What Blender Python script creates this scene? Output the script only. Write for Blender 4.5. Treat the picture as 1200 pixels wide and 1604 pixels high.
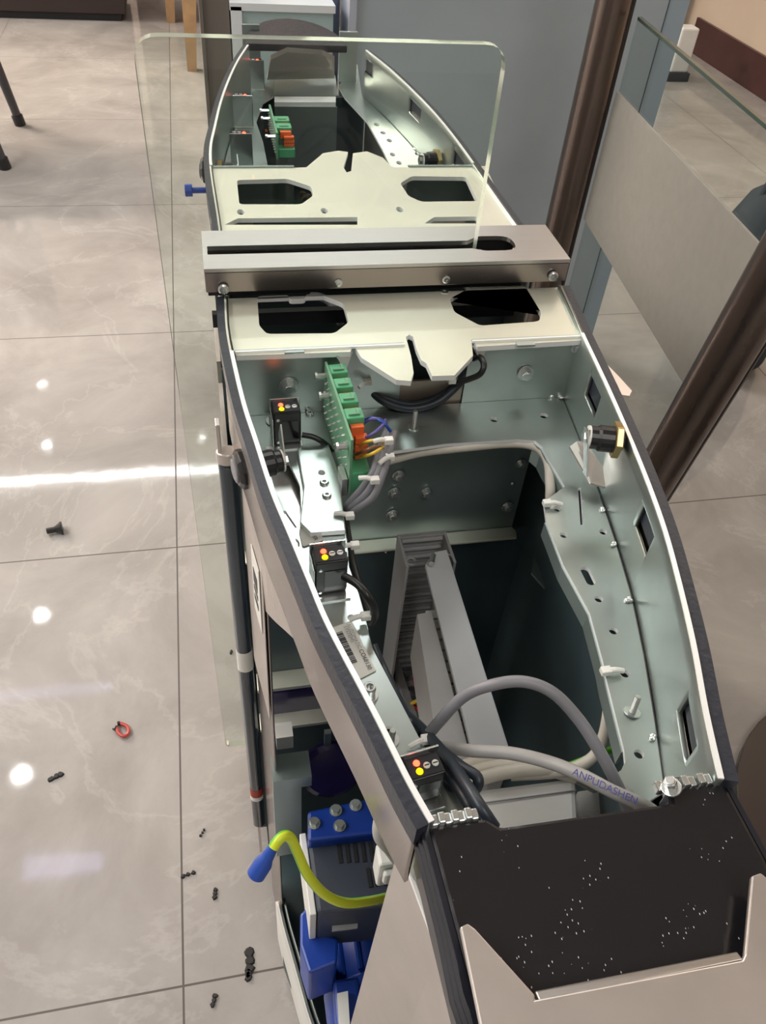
import bpy, bmesh, math, random
from mathutils import Vector, Matrix
from mathutils.geometry import tessellate_polygon
random.seed(7)
C = bpy.context.scene.collection
for o in list(bpy.data.objects): bpy.data.objects.remove(o)
S = 0.30            # metres per working unit (one unit = width of the cabinet's middle)
CAMZ = 4.0          # camera height in working units (1.2 m)
# ---------------------------------------------------------------- camera
FPX, CX, CY = 1250.0, 600.0, 802.0
def _n(v): return v / v.length
_dn = _n(Vector((474-CX, 2070-CY, FPX)))
_vy = Vector((258-CX, -461-CY, FPX)); _dy = _n(_vy - _dn*_vy.dot(_dn))
_up = -_dn; _dx = _dy.cross(_up)
cam_d = bpy.data.cameras.new('camera'); cam = bpy.data.objects.new('camera', cam_d); C.objects.link(cam)
cam_d.sensor_fit = 'VERTICAL'; cam_d.sensor_height = 36.0; cam_d.lens = 36.0*FPX/1604.0
cam_d.clip_start = 0.01; cam_d.clip_end = 100
# columns of camera matrix in world: x right, y up (-image y), z back (-fwd)
rx = Vector((_dx[0], _dy[0], _up[0])); ry = Vector((_dx[1], _dy[1], _up[1])); rz = Vector((_dx[2], _dy[2], _up[2]))
M = Matrix((( rx[0], -ry[0], -rz[0], 0), (rx[1], -ry[1], -rz[1], 0), (rx[2], -ry[2], -rz[2], CAMZ*S), (0,0,0,1)))
cam.matrix_world = M
bpy.context.scene.camera = cam
def ray(px, py):
    c = Vector((px-CX, py-CY, FPX))
    return Vector((_dx.dot(c), _dy.dot(c), _up.dot(c)))
def at(px, py, d):                 # point at height CAMZ-d seen at a pixel
    r = ray(px, py); r = r*(-d/r[2]); return Vector((r[0], r[1], CAMZ-d))
def aty(px, py, y):
    r = ray(px, py); r = r*(y/r[1]); return Vector((r[0], r[1], CAMZ+r[2]))
def atx(px, py, x):
    r = ray(px, py); r = r*(x/r[0]); return Vector((r[0], r[1], CAMZ+r[2]))
# ---------------------------------------------------------------- render look / world
sc = bpy.context.scene
sc.view_settings.view_transform = 'Standard'; sc.view_settings.look = 'None'
sc.view_settings.gamma = 1.0; sc.view_settings.use_curve_mapping = False
sc.view_settings.exposure = -0.12
w = bpy.data.worlds.new('world'); sc.world = w; w.use_nodes = True
w.node_tree.nodes['Background'].inputs[0].default_value = (.9,.93,1,1)
w.node_tree.nodes['Background'].inputs[1].default_value = 0.25
CEIL = 10.0
# ---------------------------------------------------------------- materials
MATS = {}
def nodes(name):
    m = bpy.data.materials.new(name); m.use_nodes = True
    return m, m.node_tree, m.node_tree.nodes['Principled BSDF']
def mat(name, col, rough=.5, metal=0., noise=.0, nscale=30., bump=0., spec=.5, rvar=0., stretch=None, coat=0.):
    if name in MATS: return MATS[name]
    m, t, b = nodes(name)
    b.inputs['Base Color'].default_value = (*col, 1); b.inputs['Roughness'].default_value = rough
    b.inputs['Metallic'].default_value = metal; b.inputs['Specular IOR Level'].default_value = spec
    b.inputs['Coat Weight'].default_value = coat
    if noise or bump or rvar:
        tc = t.nodes.new('ShaderNodeTexCoord'); mp = t.nodes.new('ShaderNodeMapping')
        if stretch: mp.inputs['Scale'].default_value = stretch
        nz = t.nodes.new('ShaderNodeTexNoise'); nz.inputs['Scale'].default_value = nscale; nz.inputs['Detail'].default_value = 5
        t.links.new(tc.outputs['Object'], mp.inputs[0]); t.links.new(mp.outputs[0], nz.inputs['Vector'])
        if noise:
            r = t.nodes.new('ShaderNodeValToRGB'); e = r.color_ramp.elements
            e[0].position = .3; e[1].position = .7
            e[0].color = (*[c*(1-noise) for c in col], 1); e[1].color = (*[min(1, c*(1+noise)) for c in col], 1)
            t.links.new(nz.outputs['Fac'], r.inputs[0]); t.links.new(r.outputs[0], b.inputs['Base Color'])
        if rvar:
            mr = t.nodes.new('ShaderNodeMapRange'); mr.inputs[3].default_value = max(.02, rough-rvar); mr.inputs[4].default_value = rough+rvar
            t.links.new(nz.outputs['Fac'], mr.inputs[0]); t.links.new(mr.outputs[0], b.inputs['Roughness'])
        if bump:
            bp = t.nodes.new('ShaderNodeBump'); bp.inputs['Strength'].default_value = bump; bp.inputs['Distance'].default_value = .002
            t.links.new(nz.outputs['Fac'], bp.inputs['Height']); t.links.new(bp.outputs[0], b.inputs['Normal'])
    MATS[name] = m; return m
def emit(name, col, st):
    if name in MATS: return MATS[name]
    m, t, b = nodes(name); b.inputs['Base Color'].default_value = (*col, 1)
    b.inputs['Emission Color'].default_value = (*col, 1); b.inputs['Emission Strength'].default_value = st
    MATS[name] = m; return m
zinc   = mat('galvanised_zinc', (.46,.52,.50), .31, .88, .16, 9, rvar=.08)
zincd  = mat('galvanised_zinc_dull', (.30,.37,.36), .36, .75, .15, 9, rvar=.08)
yzinc  = mat('yellow_passivated_zinc', (.74,.74,.62), .36, .55, .06, 12, rvar=.06)
edgem  = mat('bright_cut_edge', (.95,.97,.97), .35, .3)
brush  = mat('brushed_stainless', (.55,.54,.53), .30, .95, .02, 40, stretch=(.3,6,6), rvar=.03)
brushb = mat('warm_stainless', (.34,.30,.28), .24, .95, .05, 18, rvar=.04)
leafm  = mat('satin_stainless', (.62,.57,.54), .36, .85, .05, 30, rvar=.05)
blackp = mat('black_powder_coat', (.012,.013,.018), .32, 0, 0, 140, bump=.35, spec=.5)
blackr = mat('black_rubber_edge', (.020,.024,.036), .42, 0, .06, 300, bump=.2)
blackpl= mat('black_plastic', (.012,.012,.013), .35, 0, .2, 60)
slot_d = mat('dark_slot_lining', (.008,.008,.01), .6)
greyc  = mat('grey_cable', (.20,.20,.22), .45, 0, .08, 40)
greyl  = mat('light_grey_cable', (.36,.35,.34), .45, 0, .08, 40)
beige  = mat('cream_cable', (.56,.53,.46), .45, 0, .06, 40)
darkc  = mat('dark_slate_cable', (.022,.03,.042), .4)
tiem   = mat('white_nylon', (.78,.78,.74), .4)
steel  = mat('bolt_steel', (.62,.65,.64), .25, .9, .1, 40)
weldm  = mat('weld_silver', (.9,.92,.92), .18, .9)
brass  = mat('brass', (.55,.42,.2), .3, .9)
ductm  = mat('grey_pvc_duct', (.30,.30,.30), .42, 0, .06, 30)
ductl  = mat('light_grey_duct_lid', (.46,.48,.50), .35, 0, .1, 12)
pcbm   = mat('green_circuit_board', (.16,.36,.22), .4, 0, .1, 60)
greenp = mat('green_terminal_plastic', (.10,.42,.21), .4, 0, .06, 40)
orangep= mat('orange_plug_plastic', (.85,.16,.04), .4)
bluep  = mat('blue_paint', (.004,.04,.30), .35, 0, .15, 12)
bluet  = mat('blue_insulation', (.01,.06,.35), .4)
drivem = mat('slate_drive_plastic', (.035,.045,.065), .45, 0, .08, 30)
whitep = mat('off_white_plastic', (.68,.69,.67), .4, 0, .04, 20)
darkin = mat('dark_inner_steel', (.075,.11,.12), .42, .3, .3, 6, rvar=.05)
redw   = mat('red_wire', (.6,.02,.02), .4)
yelw   = mat('yellow_wire', (.75,.5,.05), .4)
purw   = mat('violet_wire', (.12,.10,.35), .4)
tealp  = mat('teal_terminal_plastic', (.02,.16,.26), .4)
ledr   = emit('red_led_glow', (1,.05,.02), 9)
ledy   = emit('yellow_led_glow', (1,.72,.0), 2.2)
ledwarm= emit('red_led_core', (1,.25,.15), 6)
papr   = mat('label_paper', (.74,.74,.70), .5)
inkm   = mat('label_ink', (.04,.04,.05), .6)
inkb   = mat('cable_print_blue', (.05,.05,.25), .6)
woodm  = mat('light_wood', (.42,.26,.13), .5, 0, .15, 14)
brownd = mat('dark_brown_panel', (.030,.018,.016), .4, 0, .1, 6)
bluegr = mat('blue_grey_film', (.42,.49,.54), .38, 0, .12, 3)
bluelt = mat('pale_blue_edge', (.38,.48,.56), .4, 0, .06, 5)
tealbx = mat('pale_teal_panel', (.40,.52,.53), .35, 0, .06, 4)
whitetr= mat('white_trim', (.75,.80,.82), .4)
postm  = mat('bronze_stainless_post', (.17,.135,.12), .28, .85, .1, 6, rvar=.05, stretch=(8,8,.4))
frost  = mat('frosted_film', (.27,.262,.235), .6, 0, .04, 60)
pass
clothd = mat('dark_slate_fabric', (.025,.035,.045), .75, 0, .1, 60)
dirt   = mat('dark_debris', (.02,.02,.02), .7)
stripm = mat('dark_tinted_strip', (.03,.045,.06), .12, 0, .5, 3, coat=.5)
purpm  = mat('violet_acrylic_and_reflection', (.03,.02,.09), .15, 0, .2, 4)
# striped earth wire
def earth_mat():
    m, t, b = nodes('green_yellow_insulation')
    tc = t.nodes.new('ShaderNodeTexCoord'); sp = t.nodes.new('ShaderNodeSeparateXYZ')
    r = t.nodes.new('ShaderNodeValToRGB'); r.color_ramp.interpolation = 'CONSTANT'
    r.color_ramp.elements[0].color = (.12,.50,.02,1); r.color_ramp.elements[1].color = (.62,.72,.03,1); r.color_ramp.elements[1].position = .55
    t.links.new(tc.outputs['UV'], sp.inputs[0]); t.links.new(sp.outputs['X'], r.inputs[0]); t.links.new(r.outputs[0], b.inputs['Base Color'])
    b.inputs['Roughness'].default_value = .35
    return m
earthm = earth_mat()
def dusty_black():
    m, t, b = nodes('dusty_black_enamel')
    tc = t.nodes.new('ShaderNodeTexCoord'); mp = t.nodes.new('ShaderNodeMapping'); mp.inputs['Scale'].default_value = (1.6,.7,1)
    v = t.nodes.new('ShaderNodeTexVoronoi'); v.inputs['Scale'].default_value = 420; v.inputs['Randomness'].default_value = 1
    n2 = t.nodes.new('ShaderNodeTexNoise'); n2.inputs['Scale'].default_value = 45
    t.links.new(tc.outputs['Object'], mp.inputs[0]); t.links.new(mp.outputs[0], v.inputs['Vector']); t.links.new(tc.outputs['Object'], n2.inputs['Vector'])
    lt = t.nodes.new('ShaderNodeMath'); lt.operation = 'LESS_THAN'; lt.inputs[1].default_value = .13
    gt = t.nodes.new('ShaderNodeMath'); gt.operation = 'GREATER_THAN'; gt.inputs[1].default_value = .56
    mu = t.nodes.new('ShaderNodeMath'); mu.operation = 'MULTIPLY'
    t.links.new(v.outputs['Distance'], lt.inputs[0]); t.links.new(n2.outputs['Fac'], gt.inputs[0])
    t.links.new(lt.outputs[0], mu.inputs[0]); t.links.new(gt.outputs[0], mu.inputs[1])
    mx = t.nodes.new('ShaderNodeMix'); mx.data_type = 'RGBA'
    mx.inputs[6].default_value = (.009,.009,.011,1); mx.inputs[7].default_value = (.5,.5,.5,1)
    t.links.new(mu.outputs[0], mx.inputs[0]); t.links.new(mx.outputs[2], b.inputs['Base Color'])
    n = t.nodes.new('ShaderNodeTexNoise'); n.inputs['Scale'].default_value = 70
    bp = t.nodes.new('ShaderNodeBump'); bp.inputs['Strength'].default_value = .25; bp.inputs['Distance'].default_value = .002
    t.links.new(tc.outputs['Object'], n.inputs['Vector']); t.links.new(n.outputs['Fac'], bp.inputs['Height']); t.links.new(bp.outputs[0], b.inputs['Normal'])
    b.inputs['Roughness'].default_value = .22; b.inputs['Specular IOR Level'].default_value = .5
    return m
enamel = dusty_black()
def glass_mat(name, tint, refl=1.0):
    m = bpy.data.materials.new(name); m.use_nodes = True; t = m.node_tree; t.nodes.clear()
    out = t.nodes.new('ShaderNodeOutputMaterial'); mx = t.nodes.new('ShaderNodeMixShader')
    tr = t.nodes.new('ShaderNodeBsdfTransparent'); tr.inputs[0].default_value = (*tint, 1)
    gl = t.nodes.new('ShaderNodeBsdfGlossy'); gl.inputs['Roughness'].default_value = .01
    fr = t.nodes.new('ShaderNodeFresnel'); fr.inputs[0].default_value = 1.5
    mu = t.nodes.new('ShaderNodeMath'); mu.operation = 'MULTIPLY'; mu.inputs[1].default_value = refl
    ge = t.nodes.new('ShaderNodeNewGeometry'); sb = t.nodes.new('ShaderNodeMath'); sb.operation = 'SUBTRACT'; sb.inputs[0].default_value = 1
    m2 = t.nodes.new('ShaderNodeMath'); m2.operation = 'MULTIPLY'     # the far face of the pane would wrongly reflect totally
    t.links.new(ge.outputs['Backfacing'], sb.inputs[1]); t.links.new(fr.outputs[0], mu.inputs[0])
    t.links.new(mu.outputs[0], m2.inputs[0]); t.links.new(sb.outputs[0], m2.inputs[1]); t.links.new(m2.outputs[0], mx.inputs[0])
    t.links.new(tr.outputs[0], mx.inputs[1]); t.links.new(gl.outputs[0], mx.inputs[2]); t.links.new(mx.outputs[0], out.inputs[0])
    return m
glassm = glass_mat('clear_glass', (.93,.96,.94))
def glassedge_mat():
    m, t, b = nodes('polished_glass_edge')
    b.inputs['Base Color'].default_value = (.62,.72,.60,1); b.inputs['Roughness'].default_value = .12
    b.inputs['Transmission Weight'].default_value = .65; b.inputs['IOR'].default_value = 1.5
    return m
gedge = glassedge_mat()
gedged = mat('dark_green_glass_edge', (.05,.075,.06), .15, 0, .2, 5, coat=.5)
def floor_mat():
    m, t, b = nodes('polished_grey_tile')
    tc = t.nodes.new('ShaderNodeTexCoord')
    br = t.nodes.new('ShaderNodeTexBrick'); br.offset = 0; br.squash = 1
    br.inputs['Scale'].default_value = 1; br.inputs['Brick Width'].default_value = 2.645*S; br.inputs['Row Height'].default_value = 2.645*S
    br.inputs['Mortar Size'].default_value = .0016; br.inputs['Mortar Smooth'].default_value = .2; br.inputs['Bias'].default_value = 0
    mp = t.nodes.new('ShaderNodeMapping'); mp.inputs['Location'].default_value = (.39*S, -1.13*S, 0)
    t.links.new(tc.outputs['Object'], mp.inputs[0]); t.links.new(mp.outputs[0], br.inputs['Vector'])
    n1 = t.nodes.new('ShaderNodeTexNoise'); n1.inputs['Scale'].default_value = 3.2; n1.inputs['Detail'].default_value = 9; n1.inputs['Roughness'].default_value = .62; n1.inputs['Distortion'].default_value = .6
    n2 = t.nodes.new('ShaderNodeTexNoise'); n2.inputs['Scale'].default_value = 1.6; n2.inputs['Detail'].default_value = 10; n2.inputs['Roughness'].default_value = .6; n2.inputs['Distortion'].default_value = 1.6
    for n in (n1, n2): t.links.new(tc.outputs['Object'], n.inputs['Vector'])
    r1 = t.nodes.new('ShaderNodeValToRGB'); e = r1.color_ramp.elements
    e[0].position = .32; e[0].color = (.285,.268,.255,1); e[1].position = .70; e[1].color = (.43,.412,.395,1)
    t.links.new(n1.outputs['Fac'], r1.inputs[0])
    r2 = t.nodes.new('ShaderNodeValToRGB'); e = r2.color_ramp.elements      # thin pale veins
    e[0].position = .485; e[0].color = (0,0,0,1); e[1].position = .5; e[1].color = (.16,.16,.16,1)
    x = r2.color_ramp.elements.new(.515); x.color = (0,0,0,1)
    t.links.new(n2.outputs['Fac'], r2.inputs[0])
    ad = t.nodes.new('ShaderNodeMix'); ad.data_type = 'RGBA'; ad.blend_type = 'ADD'; ad.inputs[0].default_value = .25
    t.links.new(r1.outputs[0], ad.inputs[6]); t.links.new(r2.outputs[0], ad.inputs[7])
    mo = t.nodes.new('ShaderNodeMix'); mo.data_type = 'RGBA'; mo.inputs[7].default_value = (.09,.08,.072,1)
    t.links.new(br.outputs['Fac'], mo.inputs[0]); t.links.new(ad.outputs[2], mo.inputs[6]); t.links.new(mo.outputs[2], b.inputs['Base Color'])
    mr = t.nodes.new('ShaderNodeMapRange'); mr.inputs[3].default_value = .045; mr.inputs[4].default_value = .6
    t.links.new(br.outputs['Fac'], mr.inputs[0]); t.links.new(mr.outputs[0], b.inputs['Roughness'])
    n3 = t.nodes.new('ShaderNodeTexNoise'); n3.inputs['Scale'].default_value = 14; t.links.new(tc.outputs['Object'], n3.inputs['Vector'])
    bp = t.nodes.new('ShaderNodeBump'); bp.inputs['Strength'].default_value = .04; bp.inputs['Distance'].default_value = .004
    t.links.new(n3.outputs['Fac'], bp.inputs['Height']); t.links.new(bp.outputs[0], b.inputs['Normal'])
    b.inputs['Specular IOR Level'].default_value = .5
    return m
wallm = mat('beige_marble', (.52,.43,.34), .3, 0, .10, 1.5)
ceilm = mat('white_ceiling', (.70,.70,.69), .8)
basem = mat('dark_red_brown_stone', (.055,.022,.020), .3, 0, .15, 8)
# ---------------------------------------------------------------- mesh helpers
class MB:
    def __init__(s): s.v = []; s.f = []; s.m = []; s.uv = {}
    def add(s, vs, fs, mi=0):
        o = len(s.v); s.v += [Vector(v) for v in vs]
        for f in fs: s.f.append(tuple(i+o for i in f)); s.m.append(mi)
        return s
    def box(s, a, b, mi=0):
        x0,y0,z0 = a; x1,y1,z1 = b
        return s.add([(x0,y0,z0),(x1,y0,z0),(x1,y1,z0),(x0,y1,z0),(x0,y0,z1),(x1,y0,z1),(x1,y1,z1),(x0,y1,z1)],
              [(0,3,2,1),(4,5,6,7),(0,1,5,4),(1,2,6,5),(2,3,7,6),(3,0,4,7)], mi)
    def hexa(s, bot, top, mi=0):       # n-gon prism between two loops
        n = len(bot)
        return s.add(list(bot)+list(top), [tuple(range(n-1,-1,-1)), tuple(range(n,2*n))]+[(i,(i+1)%n,n+(i+1)%n,n+i) for i in range(n)], mi)
    def plate(s, outline, z, th, holes=(), mi=0, mie=None, frame=None):
        # outline and holes: lists of 2D points, extruded down by th; frame maps (u,v,w) to a point
        if mie is None: mie = mi
        loops = [[Vector((p[0],p[1],0)) for p in L] for L in [outline]+list(holes)]
        tris = tessellate_polygon(loops)
        pts = [p for L in loops for p in L]; n = len(pts)
        fr = frame or (lambda u,v,w_: (u,v,w_))
        vs = [fr(p[0],p[1],z) for p in pts]+[fr(p[0],p[1],z-th) for p in pts]
        fs = []
        for t_ in tris:
            a,b,c = t_
            nz = (pts[b]-pts[a]).cross(pts[c]-pts[a])[2]
            if nz < 0: a,c = c,a
            fs.append((a,b,c)); fs.append((c+n,b+n,a+n))
        s.add(vs, fs, mi)
        o = len(s.v)-2*n; k = 0
        for li, L in enumerate(loops):
            area = sum(L[i][0]*L[(i+1)%len(L)][1]-L[(i+1)%len(L)][0]*L[i][1] for i in range(len(L)))
            ccw = area > 0
            if li: ccw = not ccw
            for i in range(len(L)):
                a = k+i; b = k+(i+1)%len(L)
                f = (a+o, a+n+o, b+n+o, b+o) if ccw else (b+o, b+n+o, a+n+o, a+o)
                s.f.append(f); s.m.append(mie)
            k += len(L)
        return s
    def cyl(s, a, b, r, n=16, r2=None, mi=0, cap=True):
        a = Vector(a); b = Vector(b); d = (b-a).normalized(); r2 = r if r2 is None else r2
        u = d.orthogonal().normalized(); v_ = d.cross(u)
        ring = lambda c, rr: [c + u*rr*math.cos(2*math.pi*i/n) + v_*rr*math.sin(2*math.pi*i/n) for i in range(n)]
        vs = ring(a, r)+ring(b, r2)
        fs = [(i,(i+1)%n,n+(i+1)%n,n+i) for i in range(n)]
        if cap: fs += [tuple(range(n-1,-1,-1)), tuple(range(n,2*n))]
        return s.add(vs, fs, mi)
    def lathe(s, a, d, prof, n=20, mi=0):
        a = Vector(a); d = Vector(d).normalized(); u = d.orthogonal().normalized(); v_ = d.cross(u)
        vs = []
        for (r, h) in prof: vs += [a+d*h+u*r*math.cos(2*math.pi*i/n)+v_*r*math.sin(2*math.pi*i/n) for i in range(n)]
        fs = []
        for k in range(len(prof)-1):
            for i in range(n): fs.append((k*n+i, k*n+(i+1)%n, (k+1)*n+(i+1)%n, (k+1)*n+i))
        fs += [tuple(range(n-1,-1,-1)), tuple(range((len(prof)-1)*n, len(prof)*n))]
        return s.add(vs, fs, mi)
    def dome(s, c, d, r, h=None, n=14, mi=0):
        h = r if h is None else h
        return s.lathe(c, d, [(r*math.cos(t*math.pi/10), h*math.sin(t*math.pi/10)) for t in range(5)]+[(r*.05, h)], n, mi)
    def tube(s, pts, r, n=12, res=6, mi=0):
        pts = smooth([Vector(p) for p in pts], res) if len(pts) > 2 and res > 1 else [Vector(p) for p in pts]
        N = len(pts); u = None; vs = []; o = len(s.v)
        for i, p in enumerate(pts):
            d = (pts[min(i+1,N-1)]-pts[max(i-1,0)]).normalized()
            if u is None: u = d.orthogonal().normalized()
            else:
                u = u - d*u.dot(d)
                u = u.normalized() if u.length > 1e-6 else d.orthogonal().normalized()
            v_ = d.cross(u)
            vs += [p+u*r*math.cos(2*math.pi*k/n)+v_*r*math.sin(2*math.pi*k/n) for k in range(n)]
        fs = []; base = len(s.f)
        for i in range(N-1):
            for k in range(n):
                s.uv[len(s.f)+len(fs)] = k/n
                fs.append((i*n+k, i*n+(k+1)%n, (i+1)*n+(k+1)%n, (i+1)*n+k))
        fs += [tuple(range(n-1,-1,-1)), tuple(range((N-1)*n, N*n))]
        return s.add(vs, fs, mi)
    def build(s, name, m, parent=None, smoothf=False, bevel=0., origin=None, solid=0., seg=2):
        base = Vector((0,0,0))
        if parent is not None:
            base = ORG[parent.name]
        elif origin is not None: base = Vector(origin)
        else:
            xs = [v[0] for v in s.v]; ys = [v[1] for v in s.v]; zs = [v[2] for v in s.v]
            base = Vector(((min(xs)+max(xs))/2, (min(ys)+max(ys))/2, min(zs)))
        me = bpy.data.meshes.new(name)
        me.from_pydata([tuple((v-base)*S) for v in s.v], [], s.f)
        for mm in (m if isinstance(m, (list,tuple)) else [m]): me.materials.append(mm)
        me.polygons.foreach_set('material_index', s.m)
        if s.uv:
            uvl = me.uv_layers.new()
            for fi, u in s.uv.items():
                if fi < len(me.polygons):
                    for li in me.polygons[fi].loop_indices: uvl.data[li].uv = (u, 0)
        me.validate(); me.update()
        bm = bmesh.new(); bm.from_mesh(me); bmesh.ops.recalc_face_normals(bm, faces=bm.faces); bm.to_mesh(me); bm.free()
        if smoothf:
            me.polygons.foreach_set('use_smooth', [True]*len(me.polygons)); me.set_sharp_from_angle(angle=math.radians(40))
        ob = bpy.data.objects.new(name, me); C.objects.link(ob)
        if parent is not None: ob.parent = parent; ORG[ob.name] = base
        else: ob.location = base*S; ORG[ob.name] = base
        if solid:
            md = ob.modifiers.new('thickness','SOLIDIFY'); md.thickness = solid*S; md.offset = 0
        if bevel:
            md = ob.modifiers.new('bevel','BEVEL'); md.width = bevel*S; md.segments = seg; md.limit_method = 'ANGLE'; md.angle_limit = math.radians(35)
        return ob
ORG = {}
def smooth(P, res=6):
    out = []
    for i in range(len(P)-1):
        p0 = P[max(i-1,0)]; p1 = P[i]; p2 = P[i+1]; p3 = P[min(i+2,len(P)-1)]
        for k in range(res):
            t = k/res
            out.append(.5*((2*p1)+(p2-p0)*t+(2*p0-5*p1+4*p2-p3)*t*t+(3*p1-p0-3*p2+p3)*t*t*t))
    out.append(P[-1]); return out
def thing(name, label, cat, loc=(0,0,0), group=None):
    o = bpy.data.objects.new(name, None); C.objects.link(o); o.empty_display_size = .02
    o.location = Vector(loc)*S; ORG[o.name] = Vector(loc); tag(o, label, cat, group); return o
def tag(o, label, cat, group=None, kind=None):
    o['label'] = label; o['category'] = cat
    if group: o['group'] = group
    if kind: o['kind'] = kind
    return o
def struct(o): o['kind'] = 'structure'; return o
def copy_tree(o, parent=None):
    c = o.copy(); C.objects.link(c); c.parent = parent
    for ch in list(o.children): copy_tree(ch, c)
    return c
def rounded(pts, r, k=4):            # round the corners of a 2D polygon; r may be per-corner
    out = []; n = len(pts)
    for i, p in enumerate(pts):
        rr = r[i] if isinstance(r, (list,tuple)) else r
        p = Vector((p[0],p[1])); a = Vector(pts[i-1][:2]); b = Vector(pts[(i+1)%n][:2])
        da = a-p; db = b-p
        q = min(rr, da.length*.45, db.length*.45)
        if q < 1e-5: out.append((p[0],p[1])); continue
        s_ = p+da.normalized()*q; e_ = p+db.normalized()*q
        for j in range(k+1):
            t = j/k; v = s_*(1-t)**2+p*2*t*(1-t)+e_*t*t; out.append((v[0],v[1]))
    return out
def circ(c, r, n=16, ry=None):
    ry = ry or r
    return [(c[0]+r*math.cos(2*math.pi*i/n), c[1]+ry*math.sin(2*math.pi*i/n)) for i in range(n)]
def P2(px, d): return [at(x, y, d)[:2] for x, y in px]
def text_mesh(name, s, p, ux, uy, size, m, parent):
    cu = bpy.data.curves.new('t', 'FONT'); cu.body = s; cu.size = 1; cu.extrude = .004
    o = bpy.data.objects.new('t', cu); C.objects.link(o); bpy.context.view_layer.update()
    me = bpy.data.meshes.new_from_object(o.evaluated_get(bpy.context.evaluated_depsgraph_get()))
    bpy.data.objects.remove(o)
    ux = Vector(ux).normalized(); uy = Vector(uy); uy = (uy-ux*uy.dot(ux)).normalized(); n = ux.cross(uy)
    base = ORG[parent.name]
    for v in me.vertices:
        q = Vector(p)+(ux*v.co[0]+uy*v.co[1]+n*v.co[2])*size
        v.co = (q-base)*S
    me.materials.clear(); me.materials.append(m)
    ob = bpy.data.objects.new(name, me); C.objects.link(ob); ob.parent = parent; ORG[ob.name] = base
    return ob
# ================================================================ ROOM
XR = 9.3; XL = -16; YN = -10; YF = 26
b = MB().box((XL,YN,-.2),(XR,YF,0)); fl = struct(b.build('floor', floor_mat(), origin=(0,0,0)))
struct(MB().box((XL,YN,CEIL),(XR,YF,CEIL+.2)).build('ceiling', ceilm))
struct(MB().box((XR,YN,0),(XR+.3,YF,CEIL)).build('wall_right', wallm))
struct(MB().box((XL-.3,YN,0),(XL,YF,CEIL)).build('wall_left', ceilm))
struct(MB().box((XL,YF,0),(XR,YF+.3,CEIL)).build('wall_back', mat('grey_beige_wall', (.35,.30,.27), .5)))
struct(MB().box((XL,YN-.3,0),(XR,YN,CEIL)).build('wall_front', ceilm))
struct(MB().box((XR-.06,YN,0),(XR,15.6,.55)).build('baseboard_right', basem))
# lamps, placed where the polished floor mirrors them
def mirror(px, py):
    p = at(px, py, CAMZ); k = 1+CEIL/CAMZ
    return Vector((p[0]*k, p[1]*k, CEIL))
def downlight(px, py, r, st, label):
    p = mirror(px, py)
    t = thing('ceiling_downlight', label, 'ceiling light', (p[0],p[1],CEIL-.12), 'round ceiling downlights')
    MB().lathe((p[0],p[1],CEIL-.10), (0,0,1), [(r*1.25,0),(r*1.25,.1)], 24).build('trim_ring', whitetr, t)
    MB().lathe((p[0],p[1],CEIL-.12), (0,0,1), [(r,0),(r,.02)], 24).build('lens', emit('lamp_lens_%d'%st, (1,.97,.93), st), t)
DL = [(67,968,.16,60),(37,1218,.17,60),(75,703,.13,45),(66,470,.13,45),(8,465,.13,45),(68,608,.15,14),(317,690,.08,40)]
DLL = ['large round downlight mirrored as the upper of two big white spots, low left','large round downlight mirrored as the lowest big white spot at far left','small round downlight mirrored just below the long bright streak','small round downlight mirrored second from left, high in the tiles','small round downlight mirrored at the very left frame edge','dim round downlight mirrored between the two small spots and the streak','tiny round downlight mirrored as a lone dot near the cabinet']
for i, (x, y, r, st) in enumerate(DL): downlight(x, y, r, st, DLL[i])
def strip(pa, pb, wd, m, label, cat='ceiling light'):
    a = mirror(*pa); b_ = mirror(*pb); d = (b_-a).normalized(); n = Vector((-d[1],d[0],0))*wd
    t = thing('linear_ceiling_light', label, cat, ((a[0]+b_[0])/2,(a[1]+b_[1])/2,CEIL-.1))
    MB().hexa([a+n-Vector((0,0,.1)), b_+n-Vector((0,0,.1)), b_-n-Vector((0,0,.1)), a-n-Vector((0,0,.1))], [a+n, b_+n, b_-n, a-n]).build('diffuser', m, t)
    return t
strip((-300,778),(700,712), .07, emit('linear_led', (1,.99,.97), 26), 'long bright linear ceiling light crossing the aisle')
strip((-200,394),(250,380), .08, emit('linear_led_dim', (1,.99,.97), 5), 'dimmer linear ceiling light further down the hall')
strip((40,1363),(158,1350), .16, emit('violet_led', (.66,.62,1), 5), 'short pale violet linear ceiling light nearest the viewer')
strip((-60,1098),(175,1076), .08, emit('violet_led_dim', (.66,.62,1), 3), 'long pale violet linear ceiling light over the aisle')
def area(x, y, sx, sy, p, col=(1,.98,.95), z=CEIL-.3):
    l = bpy.data.lights.new('panel_and_fill_light','AREA'); l.shape = 'RECTANGLE'; l.size = sx*S; l.size_y = sy*S; l.energy = p; l.color = col
    o = bpy.data.objects.new('panel_and_fill_light', l); C.objects.link(o); o.location = (x*S, y*S, z*S)
LAREA = [(-7.5,3,4,6,80,(1,.99,.97)), (-11,12,5,6,80,(1,.93,.85)), (1.5,-3.5,3,3,20,(1,.98,.95)), (1.35,7.7,1.1,1.5,16,(.97,1,1)), (7,9,3,6,24,(1,.86,.72)), (-11,18,4,6,480,(1,.83,.68))]  # all but the small cool panel are added fill, kept out of floor reflections
for a_ in LAREA: area(*a_)
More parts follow.
